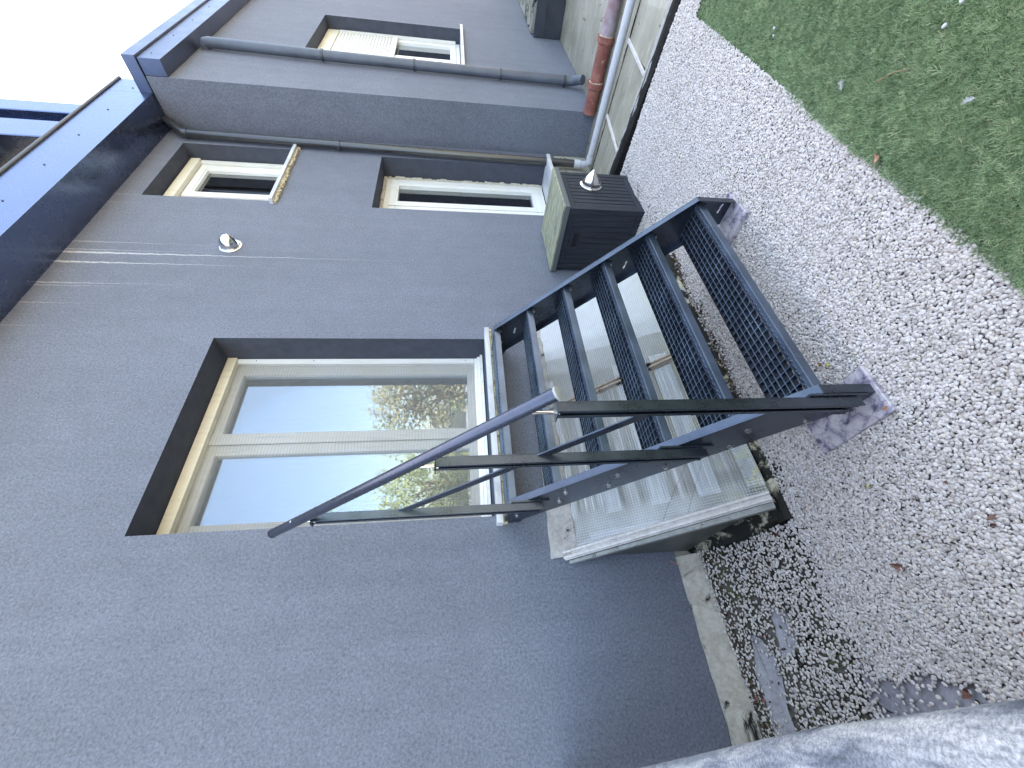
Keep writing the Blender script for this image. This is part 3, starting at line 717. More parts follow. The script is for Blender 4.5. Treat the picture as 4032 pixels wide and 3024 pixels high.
# ------------------------------------------------------------------ light-well glazing under the stair
sk = root('skylight', 'sloping wired glass light-well cover under the metal stair', 'skylight')
NZ = Vector((.893, 0, .60)).normalized()
def on_slope(x, y, off=0.): 
    z = .958 - 1.488 * x; p = Vector((x, y, z)) + NZ * off; return p
def slope_slab(y0t, y0b, y1t, y1b, x0, x1, o0, o1):
    lo = [on_slope(x0, y0t, o0), on_slope(x1, y0b, o0), on_slope(x1, y1b, o0), on_slope(x0, y1t, o0)]
    hi = [on_slope(x0, y0t, o1), on_slope(x1, y0b, o1), on_slope(x1, y1b, o1), on_slope(x0, y1t, o1)]
    return MB().hexa(lo, hi)
YN0, YN1, YM0, YM1, YF = .522, .588, 1.395, 1.505, 2.35
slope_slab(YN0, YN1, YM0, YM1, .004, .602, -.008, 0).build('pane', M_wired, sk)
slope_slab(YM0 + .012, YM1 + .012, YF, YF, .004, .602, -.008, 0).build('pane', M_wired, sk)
M_bar = cement('white_glazing_bar', (.50, .46, .42), (.76, .72, .68), .0, -.55, 12, .5, .15)
def gbar(y0, y1, x1=.60):
    b = MB()
    for dy, hh, ww in ((0, .010, .050), (-.014, .026, .014), (.014, .022, .012)):
        b.bar(on_slope(.02, y0 + dy, hh / 2), on_slope(x1, y1 + dy, hh / 2), ww, hh, NZ)
    return b
gbar(YN0 - .008, YN1 - .008).build('glazing_bar', M_bar, sk, bevel=.002)
MB_ = gbar(YM0 + .004, YM1 + .004)
M_bar2 = cement('brown_glazing_bar', (.34, .27, .22), (.56, .48, .40), 0, .05, 12, .5, .15)
MB_.build('glazing_bar', M_bar2, sk, bevel=.002)
gbar(YF, YF).build('glazing_bar', M_bar2, sk, bevel=.002)
fl = MB(); fl.hexa([on_slope(.03, YN0 - .05, -.03), on_slope(.60, YN1 - .062, -.03), on_slope(.60, YN1 - .034, -.03), on_slope(.03, YN0 - .034, -.03)],
                   [on_slope(.03, YN0 - .05, -.002), on_slope(.60, YN1 - .062, .002), on_slope(.60, YN1 - .034, .002), on_slope(.03, YN0 - .034, -.002)])
fl.build('side_flashing', M_lead, sk, bevel=.002)
MB().hexa([(.004, YN0 - .012, .90), (.004, YN0 - .022, .20), (.56, YN1 - .036, .055), (.565, YN1 - .040, .085)],
          [(.004, YN0 - .004, .90), (.004, YN0 - .010, .20), (.56, YN1 - .028, .055), (.565, YN1 - .030, .085)]).build('side_pane', M_side, sk)
cb = MB()   # bitumen-coated curb: sloping side and low front
rc = random.Random(4); NS = 16; rows = []
for i in range(NS + 1):
    t_ = i / NS; x = .004 + .60 * t_; zf = max(0, kf(x, GH))
    zt = .235 + (.060 - .235) * t_ + rc.uniform(-.004, .004); yt = .506 + (.552 - .506) * t_; yf = .478 - .028 * math.sin(t_ * 3.14) + .012 * t_
    rows.append([(x, yt + .035, zt), (x, yt, zt + .002), (x, yt - .012, zt - .022), (x, yf + .012 + rc.uniform(-.006, .006), min(zt - .03, .035 + zf)), (x, yf - .004 + rc.uniform(-.006, .006), zf - .012)])
vs = [p for r_ in rows for p in r_]; fs = [(i * 5 + k, i * 5 + k + 1, (i + 1) * 5 + k + 1, (i + 1) * 5 + k) for i in range(NS) for k in range(4)]
cb.add(vs, fs)
rows = []
for i in range(37):
    y = .47 + i * (YF + .04 - .47) / 36
    rows.append([(.54, y, .040), (.598, y, .046 + rc.uniform(-.004, .004)), (.612 + rc.uniform(-.004, .004), y, .034), (.622 + rc.uniform(-.006, .006), y, .006), (.630 + rc.uniform(-.01, .008), y, -.015)])
vs = [p for r_ in rows for p in r_]; fs = [(i * 5 + k, i * 5 + k + 1, (i + 1) * 5 + k + 1, (i + 1) * 5 + k) for i in range(36) for k in range(4)]
cb.add(vs, fs)
cb.box((.004, YF - .02, -.02), (.58, YF + .03, .05))
cb.build('curb', M_curb, sk, smooth=True)
MB().hexa([(.004, YF + .012, .96), (.004, YF + .012, .0), (.60, YF + .012, .0), (.60, YF + .012, .07)], [(.004, YF + .02, .96), (.004, YF + .02, .0), (.60, YF + .02, .0), (.60, YF + .02, .07)]).build('side_pane', M_side, sk)
ft = MB(); rows = []
M_fill = cement('cement_fillet', (.30, .27, .24), (.52, .49, .46), 0, -.15, 10)
for i in range(41):
    y = .508 + i * (YF - .508) / 40; j = rc.uniform(-.008, .008)
    rows.append([(.001, y, 1.005 + j * .5 - .035 * min(1, (y - .455) / .9)), (.012, y, .975 - .03 * min(1, (y - .455) / .9)), (.050 + j * .6, y, .905), (.068 + j, y, .866), (.052, y, .86)])
vs = [p for r_ in rows for p in r_]; fs = [(i * 5 + k, i * 5 + k + 1, (i + 1) * 5 + k + 1, (i + 1) * 5 + k) for i in range(40) for k in range(4)] + [tuple(range(5))]
ft.add(vs, fs).build('cement_fillet', M_fill, sk, smooth=True)

# ------------------------------------------------------------------ far glazing sheet, pipes and low roof beyond
fz = root('glazed_roof', 'dirty yellow-green glazed strip beyond the black gap in the gravel', 'glazed roof')
M_bitumen = cement('black_bitumen', (.012, .012, .012), (.035, .033, .030), 0, .1, 14, .8)
def lipf(x): return 3.60 + .18 * (1.69 - x)
def lipb(x): return 3.70 + .145 * (1.67 - x)
def slabb(x): return 4.445 + .085 * (1.5 - x)
lp = MB(); rows = []; NL = 46
for i in range(NL + 1):
    x = -.4 + 4.4 * i / NL; j = rc.uniform(-.012, .012)
    rows.append([(x, lipf(x) + .01 + j, -.28), (x, lipf(x) + j, -.03), (x, lipf(x) + .02 + j * .6, .004 + rc.uniform(-.004, .003)), (x, lipb(x) + rc.uniform(-.006, .006), .006), (x, lipb(x) + .05, -.03)])
vs = [p for r_ in rows for p in r_]; lp.add(vs, [(i * 5 + k, (i + 1) * 5 + k, (i + 1) * 5 + k + 1, i * 5 + k + 1) for i in range(NL) for k in range(4)])
lp.build('concrete_lip', M_lip, fz)
bf = MB(); rows = []
for i in range(NL + 1):
    x = -.4 + 4.4 * i / NL; j = rc.uniform(-.008, .008)
    rows.append([(x, lipf(x) - .02 + j, -.28), (x, lipf(x) - .015 + j, -.02), (x, lipf(x) + .012, .001 + j * .4), (x, lipf(x) + .035 + rc.uniform(-.014, .014), .008)])
vs = [p for r_ in rows for p in r_]; bf.add(vs, [(i * 4 + k, (i + 1) * 4 + k, (i + 1) * 4 + k + 1, i * 4 + k + 1) for i in range(NL) for k in range(3)])
bf.build('bitumen_upstand', M_bitumen, fz)
xs_ = [-.4, .653, 1.27, 1.9, 2.6]
for a, b in zip(xs_, xs_[1:]):
    a2, b2 = a + .012, b - .012
    MB().hexa([(a2, lipb(a2) - .01, -.008), (b2, lipb(b2) - .01, -.008), (b2, slabb(b2), -.062), (a2, slabb(a2), -.062)],
              [(a2, lipb(a2) - .01, .0), (b2, lipb(b2) - .01, .0), (b2, slabb(b2), -.052), (a2, slabb(a2), -.052)]).build('pane', M_wiredfar, fz)
for x in xs_[1:-1]:
    bb = MB()
    for dx, ww, hh in ((0, .026, .008), (-.008, .007, .016), (.008, .007, .016)):
        bb.bar((x - .014 + dx, lipb(x) - .015, .001 + hh / 2), (x + .022 + dx, slabb(x) + .005, -.051 + hh / 2), ww, hh)
    bb.build('glazing_bar', M_bar, fz, bevel=.001)
rb = MB(); rows = []; M_rot = cement('rotten_edge', (.07, .06, .05), (.22, .17, .13), .1, .45, 16)
for i in range(61):
    x = -.4 + 3.6 * i / 60; j = rc.uniform(-.008, .008)
    rows.append([(x, slabb(x) + .002, -.045 + rc.uniform(-.006, .004)), (x, slabb(x) + .018 + j, -.050), (x, slabb(x) + .035 + j, -.075), (x, slabb(x) + .05 + j, -.11)])
vs = [p for r_ in rows for p in r_]; rb.add(vs, [(i * 4 + k, (i + 1) * 4 + k, (i + 1) * 4 + k + 1, i * 4 + k + 1) for i in range(60) for k in range(3)])
rb.build('rotten_edge', M_rot, fz)
lr = root('low_roof', 'greenish wet low roof sheet behind the terracotta pipe', 'roof')
MB().hexa([(-.4, 4.50, -.13), (3.2, 4.50, -.13), (3.2, 6.05 - .24 * 1.6, -.13), (-.4, 6.37, -.13)], [(-.4, 4.50, -.10), (3.2, 4.50, -.10), (3.2, 6.05 - .24 * 1.6, -.10), (-.4, 6.37, -.10)]).build('roof_sheet', M_wiredfar, lr)
MB().hexa([(-.4, 6.385, -.13), (3.2, 5.68, -.13), (3.2, 12, -.13), (-.4, 12, -.13)], [(-.4, 6.385, -.104), (3.2, 5.68, -.104), (3.2, 12, -.104), (-.4, 12, -.104)]).build('roof_sheet', M_wiredfar, lr)

tp = root('terracotta_pipe', 'old red-brown clay socket pipe laid along the wing base', 'pipe')
ty, tz, tr_ = 5.09, -.026, .068
def socket(x0, x1, mt, bell=True):
    if bell: pf = [(x0, tr_), (x1 - .075, tr_), (x1 - .060, tr_ * 1.12), (x1 - .050, tr_ * 1.30), (x1, tr_ * 1.34), (x1, tr_ * 1.12), (x1 - .02, tr_ * 1.05)]
    else: pf = [(x0, tr_), (x1, tr_)]
    return MB().tube([(a, ty, tz) for a, _ in pf], [b for _, b in pf], 30)
socket(.475, .775, M_terra).build('pipe_section', M_terra, tp, smooth=True)
socket(.76, 1.165, M_terra).build('pipe_section', M_terra, tp, smooth=True)
M_terra2 = mat('glazed_clay', (.20, .15, .18), .4); _t = M_terra2.node_tree; lnk(_t, ramp(_t, noise(_t, coord(_t), 6, 5), [(.35, (.20, .12, .12)), (.6, (.36, .30, .33))]), pb(M_terra2).inputs['Base Color'])
MB().tube([(1.15, ty, tz), (3.0, ty, tz)], tr_ * .98, 30).build('pipe_section', M_terra2, tp, smooth=True)
for xx in (.770, 1.160):
    mj = MB()
    mj.tube([(xx - .012, ty, tz), (xx + .004, ty, tz), (xx + .008, ty, tz)], [tr_ * 1.10, tr_ * 1.12, tr_ * 1.02], 26)
    mj.v = [(a + rc.uniform(-.003, .006), b, c) for a, b, c in mj.v]
    mj.build('joint_mortar', M_foam, tp, bevel=.002)

pp = root('plastic_drain_pipe', 'pale grey plastic drain pipe running out from the black downpipe', 'pipe')
PV = [(.062, 4.775, .085), (.062, 4.773, .03), (.066, 4.762, .008), (.085, 4.73, -.006), (.13, 4.655, -.012), (.165, 4.622, -.013), (.30, 4.612, -.013), (1.25, 4.58, -.013), (3.0, 4.53, -.013)]
MB().tube(PV, .037, 26).build('pipe', M_pvcpipe, pp, smooth=True)
MB().tube([(.062, 4.777, .115), (.062, 4.774, .045)], .0475, 26).build('collar', M_pvcpipe, pp, smooth=True)
MB().tube([(.16, 4.617, -.013), (.225, 4.6155, -.013)], .041, 26).build('collar', M_pvcpipe, pp, smooth=True)

ep = root('end_parapet', 'low parapet with dark metal cladding and mossy top past the wing', 'parapet')
MB().box((.49, 7.80, -.29), (4.5, 12, .335)).build('core', M_mossy, ep, bevel=.01)
cl = MB().box((.486, 7.66, -.099), (4.5, 7.70, .305)).box((.486, 7.70, -.099), (4.5, 7.74, .27)).build('cladding', M_clad, ep, bevel=.002)
MB().box((.486, 7.652, .15), (4.5, 7.659, .158)).build('seam', M_clad, cl)

# ------------------------------------------------------------------ stone offcuts under the stair feet
def slab_thing(nm, label, poly, z0, z1):
    r_ = MB().prism(poly, 'z', z0, z1).build(nm, M_marble, None, bevel=.004)
    return tag(r_, label, 'stone slab', 'stone slabs under the stair feet')
slab_thing('stone_slab', 'veined marble offcut under the handrail side stair foot', [(1.262, .822), (1.264, .628), (.928, .628), (.924, .728), (.926, .815)], -.014, .022)
slab_thing('stone_slab', 'mossy stone offcut under the stair foot by the cabinet side', [(1.250, 2.040), (1.262, 1.825), (1.09, 1.812), (.99, 1.83), (.98, 2.03)], -.014, .022)

# ------------------------------------------------------------------ metal staircase
st = root('staircase', 'dark metal outdoor stair with mesh treads and one handrail', 'staircase')
def plate_with_holes(poly, holes, y0, y1):
    cu_ = bpy.data.curves.new('tmp', 'CURVE'); cu_.dimensions = '2D'; cu_.fill_mode = 'BOTH'; cu_.extrude = abs(y1 - y0) / 2
    for lp_ in [poly] + holes:
        s_ = cu_.splines.new('POLY'); s_.points.add(len(lp_) - 1)
        for k, (a, b) in enumerate(lp_): s_.points[k].co = (a, b, 0, 1)
        s_.use_cyclic_u = True
    ob = bpy.data.objects.new('tmp', cu_); C.objects.link(ob); bpy.context.view_layer.update()
    me = bpy.data.meshes.new_from_object(ob.evaluated_get(bpy.context.evaluated_depsgraph_get()))
    vs_ = [(v.co.x, v.co.z * 1.0 + (y0 + y1) / 2, v.co.y) for v in me.vertices]; fs_ = [tuple(p.vertices) for p in me.polygons]
    bpy.data.objects.remove(ob); bpy.data.curves.remove(cu_); bpy.data.meshes.remove(me)
    mb = MB(); mb.add(vs_, fs_); return mb
def slot(x, z, L, ang, r_=.006):
    o = []; c_, s_ = math.cos(ang), math.sin(ang)
    for k in range(7): a = math.pi / 2 + math.pi * k / 6; o.append((-L / 2 + r_ * math.cos(a), r_ * math.sin(a)))
    for k in range(7): a = -math.pi / 2 + math.pi * k / 6; o.append((L / 2 + r_ * math.cos(a), r_ * math.sin(a)))
    return [(x + a * c_ - b * s_, z + a * s_ + b * c_) for a, b in o]
TOPP = [(.004, 1.238), (.268, 1.238), (1.25, .232), (1.25, .024)]
BOTP = [(1.10, .024), (1.10, .072), (.945, .232), (.062, 1.135), (.004, 1.155)]
def strip(pts, th, y0, y1):       # folded flange along a polyline in the x-z plane
    mb = MB(); P = [Vector((a, b)) for a, b in pts]; nr = []
    for i in range(len(P)):
        d = ((P[min(i + 1, len(P) - 1)] - P[i]).normalized() if i < len(P) - 1 else Vector((0, 0))) + ((P[i] - P[i - 1]).normalized() if i else Vector((0, 0)))
        d.normalize(); nr.append(Vector((-d.y, d.x)))
    for i in range(len(P) - 1):
        q = [P[i], P[i + 1], P[i + 1] - nr[i + 1] * th, P[i] - nr[i] * th]
        mb.prism([(a.x, a.y) for a in q], 'y', y0, y1)
    return mb
TR = [(.266, 1.235), (.452, 1.035), (.645, .833), (.838, .630), (1.030, .428), (1.222, .224)]   # nosing x, top z
YA, YB = .712, 1.968
def bolt(p, d, parent, r_=.0085):
    p, d = Vector(p), Vector(d); b = MB().tube([p, p + d * .002], r_ * 1.5, 14).tube([p + d * .002, p + d * .010], r_ * 1.2, 6)
    b.build('bolt', M_bolt, parent)
for near in (True, False):
    if near: holes = []; w0, w1, f0, f1 = YA, YA + .005, YA + .0052, YA + .036
    else:
        holes = [slot(1.194, .070, .045, R(-5)), slot(.808, .479, .048, R(-4)), slot(.232, 1.088, .045, R(-4)), slot(.112, 1.17, .004, 0, .006)]
        w0, w1, f0, f1 = YB - .005, YB, YB - .036, YB - .0052
    sg = plate_with_holes(TOPP + BOTP, holes, w0, w1).build('stringer', M_stair, st)
    strip(TOPP, .005, f0, f1).build('flange', M_stair, sg, bevel=.0012)
    strip([(.004, 1.155), (.062, 1.135), (.945, .232), (1.10, .072)], -.005, f0, f1).build('flange', M_stair, sg)
    if near:
        for (x, z) in ((1.055, .151), (.995, .364), (.861, .363), (.68, .575), (.613, .777), (.494, .784), (.425, .98), (.311, .987), (.12, 1.181)):
            bolt((x, YA, z), (0, -1, 0), sg)
        for (x, z) in ((1.055, .151), (.861, .363), (.68, .575), (.494, .784), (.311, .987), (.12, 1.181)):
            MB().box((x - .017, YA - .0006, z - .0028), (x + .017, YA - .0002, z + .0028)).build('slot', M_black, sg)
    else:
        for (x, z) in ((.228, 1.187), (.419, .985), (.612, .782), (.805, .574), (1.003, .37)): bolt((x, w0, z), (0, -1, 0), sg)
T0, T1 = YA + .0375, YB - .0375
def tread_meshes():
    """built once at x=0 (nosing face), z=0 (top)"""
    fr_ = MB(); fr_.box((-.215, T0 - .03, -.032), (-.211, T1 + .03, -.001)); fr_.box((-.2105, T0 - .031, -.060), (-.004, T0 - .027, -.002)); fr_.box((-.2105, T1 + .027, -.060), (-.004, T1 + .031, -.002))
    gr = MB(); y0_, y1_ = T0 - .026, T1 + .026
    for k in range(1, 6): x = -.2105 + k * .0285; gr.box((x - .0022, y0_, -.029), (x + .0022, y1_, -.0015))
    n_ = 31
    for k in range(n_ + 1): y = y0_ + (y1_ - y0_) * k / n_; gr.box((-.211, y - .0018, -.027), (-.040, y + .0018, -.0025))
    no = MB(); no.box((-.0385, T0 - .03, -.003), (0, T1 + .03, 0)); no.box((-.004, T0 - .03, -.040), (0, T1 + .03, -.0031)); no.box((-.0385, T0 - .03, -.028), (-.036, T1 + .03, -.0031))
    gp = MB(); k = 0; y = T0 - .012
    while y < T1 + .02:
        big_ = k % 2 == 0; r_ = .0075 if big_ else .0055; x = -.024 if big_ else -.028
        gp.tube([(x, y, .0002), (x, y, .003)], [r_, r_ * .72], 10, False); gp.tube([(x, y, .0003), (x, y, .0006)], r_ * .55, 8); y += .0155; k += 1
    we = MB()
    for k in range(1, 6): x = -.2105 + k * .0285; we.box((x - .0019, y0_, -.0013), (x + .0019, y1_, .0006))
    for k in range(n_ + 1):
        y = y0_ + (y1_ - y0_) * k / n_; we.box((-.211, y - .0013, -.0023), (-.040, y + .0013, -.0014))
    return fr_, gr, no, gp, we
fr_, gr, no, gp, we = tread_meshes()
M_nose = painted_metal('nosing_metal', (.14, .18, .25), .33, .4, .1, .2, .85)
t_root = fr_.build('tread', M_stair, st); t_g = gr.build('grating', M_grate, t_root); t_w = we.build('grating_edge_skylit', M_grate_lit, t_root); t_n = no.build('nosing', M_nose, t_root, bevel=.0012); t_p = gp.build('grip_dimples', M_stair, t_root)
t_root['label'] = 'tread 1 of the stair, at the door sill'
ordn = ['top', 'second', 'third', 'fourth', 'fifth', 'bottom']
t_root['label'] = 'top mesh tread, level with the door sill'
for k, (x, z) in enumerate(TR):
    if k == 0: r_ = t_root
    else:
        r_ = t_root.copy(); C.objects.link(r_); r_.parent = st
        for ch in (t_g, t_w, t_n, t_p): c_ = ch.copy(); C.objects.link(c_); c_.parent = r_
        r_['label'] = ordn[k] + ' mesh tread of the stair'
    r_.location = (x, 0, z)
# posts, brace and handrail outside the near stringer
def post(x0, x1, zb_, zt, sp_len):
    y0_, y1_ = .664, .702
    b = MB(); b.box((x0, y1_ - .004, zb_ + .01), (x1, y1_, zt)); b.box((x1 - .004, y0_, zb_), (x1, y1_ - .0042, zt)); b.box((x0, y0_, zb_ + .015), (x0 + .004, y1_ - .0042, zt))
    b.box((x1 - .013, y0_, zb_ + .02), (x1 - .0042, y0_ + .004, zt)); b.box((x0 + .0042, y0_, zb_ + .02), (x0 + .013, y0_ + .004, zt))
    p_ = b.build('post', M_stair, st, bevel=.001)
    MB().box((x0 + .002, y1_ + .0005, zb_ - .03), (x1 + .008, YA - .0005, zb_ + sp_len)).build('spacer', M_stair, p_, bevel=.001)
    for z in (zb_ + .05, zb_ + .15): bolt(((x0 + x1) / 2 + .004, y1_ - .0042, z), (0, -1, 0), p_, .008)
    MB().box((x0 - .001, y0_ - .012, zt + .0005), (x1 + .002, y1_ + .006, zt + .005)).build('cap_plate', M_stair, p_)
    xm = (x0 + x1) / 2 - .004
    MB().tube([(xm, .676, zt - .008), (xm, .676, zt + .10)], .0062, 12).build('pin', M_steel, p_, smooth=True)
    MB().tube([(xm, .676, zt - .010), (xm, .676, zt - .0005)], .011, 6).build('nut', M_bolt, p_)
    return p_
post(1.197, 1.239, .085, 1.183, .20); post(.835, .877, .485, 1.576, .20); post(.300, .342, 1.075, 2.155, .16)
br = MB().bar((1.205, .694, .808), (.318, .694, 1.772), .038, .006, (0, 1, 0)).build('brace', M_stair, st, bevel=.001)
for (x, z) in ((1.20, .80), (.86, 1.165), (.33, 1.755)): bolt((x, .690, z), (0, -1, 0), br, .008)
ra, rb_ = Vector((1.318, .676, 1.203)), Vector((.170, .676, 2.378)); dr = (rb_ - ra).normalized()
hr = MB().tube([ra, rb_], .0215, 28).build('handrail', M_rail, st, smooth=True)
capm = mat('grey_end_cap', (.35, .36, .34), .5)
MB().tube([ra - dr * .010, ra - dr * .008, ra - dr * .0004], [.014, .0225, .0225], 28).build('end_cap', capm, hr, smooth=True)
MB().tube([rb_ + dr * .0004, rb_ + dr * .008, rb_ + dr * .010], [.0225, .0225, .014], 28).build('end_cap', M_rail, hr, smooth=True)

# ------------------------------------------------------------------ slatted cabinet with exhaust cowl
cbn = root('storage_cabinet', 'black slatted box with weathered lid against the house wall', 'cabinet')
M_plank = mat('black_resin_wood', (.022, .025, .030), .6, spec=.3); _t = M_plank.node_tree
_g = noise(_t, coord(_t, (30, 30, 2)), 2, 5, .7); lnk(_t, ramp(_t, _g, [(.3, (.016, .019, .026)), (.7, (.038, .043, .056))]), pb(M_plank).inputs['Base Color']); lnk(_t, bump(_t, _g, .4, .003), pb(M_plank).inputs['Normal'])
M_lid = mat('faded_lid', (.3, .32, .2), .7); _t = M_lid.node_tree
_a = noise(_t, coord(_t, (2.5, 14, 2)), 2.4, 6, .7, .5); _b = noise(_t, coord(_t), 5, 5, .6)
_c = ramp(_t, _a, [(.32, (.13, .14, .12)), (.5, (.28, .28, .18)), (.7, (.42, .41, .27))]); _c = mixc(_t, ramp(_t, _b, [(.56, g(0)), (.66, g(.6))]), _c, (.14, .15, .15))
lnk(_t, _c, pb(M_lid).inputs['Base Color'])
M_lidedge = mat('faded_lid_edge', (.10, .11, .115), .6)
X0, X1, Y0, Y1, H = .04, .605, 2.902, 3.465, .612
bd = MB(); bd.box((X0, Y0 + .01, .0), (X1 - .01, Y1 - .01, H - .01))
for (x, y) in ((X0, Y0), (X1 - .045, Y0), (X1 - .045, Y1 - .045)): bd.box((x, y, -.01), (x + .045, y + .045, H))
npk = 9
for k in range(npk):
    a = X0 + .046 + (X1 - X0 - .092) * k / npk; b = X0 + .046 + (X1 - X0 - .092) * (k + 1) / npk
    if not (k in (3, 4, 5)): bd.box((a + .0015, Y0 + .004, .05), (b - .0015, Y0 + .0095, H - .055))
    else: bd.box((a + .0015, Y0 + .004, .05), (b - .0015, Y0 + .0095, .475)); bd.box((a + .0015, Y0 + .004, .53), (b - .0015, Y0 + .0095, H - .055))
    a = Y0 + .046 + (Y1 - Y0 - .092) * k / npk; b = Y0 + .046 + (Y1 - Y0 - .092) * (k + 1) / npk
    bd.box((X1 - .0095, a + .004, .05), (X1 - .003, b - .004, H - .055))
bd.box((X0 + .046, Y0 + .002, -.005), (X1 - .046, Y0 + .0098, .048)).box((X0 + .046, Y0 + .002, H - .053), (X1 - .046, Y0 + .0098, H)).box((X1 - .0098, Y0 + .046, -.005), (X1 - .002, Y1 - .046, .048)).box((X1 - .0098, Y0 + .046, H - .053), (X1 - .002, Y1 - .046, H))
bd = bd.build('body', M_plank, cbn, bevel=.0025)
hd = MB(); frame_rect(hd, 0, .01, .250, .392, .470, .535, .008)
hd.v = [(b_, Y0 - .003 + a_, c_) for a_, b_, c_ in hd.v]; hd.build('handle_slot', M_plank, bd, bevel=.001)
MB().box((.258, Y0 + .0085, .478), (.384, Y0 + .0102, .527)).build('slot_recess', M_black, bd)
MB().box((.263, Y0 - .001, .4785), (.379, Y0 + .004, .484)).build('pull', M_plank, bd)
LX0, LX1, LY0, LY1 = .015, .632, 2.882, 3.488
ld = MB().box((LX0, LY0, .613), (LX1, LY1, .650)).build('lid', M_lidedge, cbn, bevel=.004)
tpb = MB(); tpb.box((LX0 + .002, LY0 + .002, .6505), (LX1 - .002, LY0 + .05, .664)).box((LX0 + .002, LY1 - .05, .6505), (LX1 - .002, LY1 - .002, .664)).box((LX0 + .002, LY0 + .053, .6505), (LX0 + .05, LY1 - .053, .664)).box((LX1 - .05, LY0 + .053, .6505), (LX1 - .002, LY1 - .053, .664))
for k in range(7):
    a = LY0 + .055 + (LY1 - LY0 - .11) * k / 7; b = LY0 + .055 + (LY1 - LY0 - .11) * (k + 1) / 7; tpb.box((LX0 + .054, a + .002, .6505), (LX1 - .054, b - .002, .661))
tpb.build('lid_boards', M_lid, ld, bevel=.0025)
cc = Vector((X1 - .002, 3.272, .366))
cw = flange(cc, (1, 0, 0), .092, '').build('vent_cowl', M_steel, cbn, smooth=True); tag(cw, 'pointed stainless exhaust cowl on the side of the cabinet')
rows = []; n = 36; apex = Vector((.752, 3.236, .383))
for i in range(11):
    t_ = i / 10; c_ = cc + Vector((.012, 0, 0)) + (apex - cc - Vector((.012, 0, 0))) * t_; r_ = .080 * (1 - t_ ** 1.35) + .001
    for k in range(n): a = 2 * math.pi * k / n; rows.append((c_.x, c_.y + r_ * math.cos(a), c_.z + r_ * math.sin(a)))
fs = []
for i in range(10):
    for k in range(n):
        a = 2 * math.pi * (k + .5) / n
        if 1 < i < 8 and math.cos(a + math.pi / 2 + .25) > .90: continue
        fs.append((i * n + k, i * n + (k + 1) % n, (i + 1) * n + (k + 1) % n, (i + 1) * n + k))
hc = MB().add(rows, fs).build('hood', M_steel, cw, smooth=True); so = hc.modifiers.new('solid', 'SOLIDIFY'); so.thickness = .002

# ------------------------------------------------------------------ stone coping the photographer leans over
def cop_y(x): return kf(x, [(-.2, -.40), (1.043, -.189), (1.523, -.107), (1.698, -.078), (1.84, -.060), (1.97, -.043), (2.6, .025), (4, .17)])
cw_ = MB(); rows = []; xs2 = [0.02 + 3.2 * i / 80 for i in range(81)]
for x in xs2:
    y = cop_y(x); r_ = .032
    sec = [(-.30, -.02), (-.004, -.02), (-.004, 1.100 - 2 * r_ - .006)]
    for k in range(9): a = -math.pi / 2 + math.pi * k / 8; sec.append((-r_ + r_ * math.cos(a), 1.100 - r_ + r_ * math.sin(a)))
    sec += [(-.38, 1.10)]
    rows.append([(x, y + a, b) for a, b in sec])
ns = len(rows[0]); vs = [p for r_ in rows for p in r_]
cw_.add(vs, [(i * ns + k, (i + 1) * ns + k, (i + 1) * ns + k + 1, i * ns + k + 1) for i in range(80) for k in range(ns - 1)])
tag(cw_.build('stone_parapet', M_granite, None, smooth=True), 'rounded grey streaked stone parapet coping close to the camera', 'parapet')

# ------------------------------------------------------------------ small things
def leaf_mesh(L, W, curl, seed):
    r_ = random.Random(seed); mb = MB(); n_ = 7; vs_ = []
    for i in range(n_ + 1):
        t_ = i / n_; w_ = W * math.sin(math.pi * (t_ ** .8)) * .5 + .0004
        for s_ in (-1, 0, 1): vs_.append(((t_ - .5) * L, s_ * w_, .003 + curl * (abs(s_) * .9 + math.sin(t_ * 5 + seed)) * W * .35 + (t_ - .5) ** 2 * curl * L))
    fs_ = [(i * 3 + k, (i + 1) * 3 + k, (i + 1) * 3 + k + 1, i * 3 + k + 1) for i in range(n_) for k in (0, 1)]
    return mb.add(vs_, fs_)
def leafmat(name, col):
    m_ = mat(name, col, .55); t = m_.node_tree; lnk(t, ramp(t, noise(t, coord(t), 120, 3), [(.3, tuple(k * .5 for k in col)), (.7, col)]), pb(m_).inputs['Base Color']); return m_
LM = dict(o=leafmat('orange_leaf', (.50, .22, .07)), g=leafmat('green_leaf', (.06, .16, .05)), y=leafmat('yellow_leaf', (.62, .55, .22)), b=leafmat('brown_leaf', (.22, .10, .07)), t=leafmat('tan_leaf', (.50, .26, .17)))
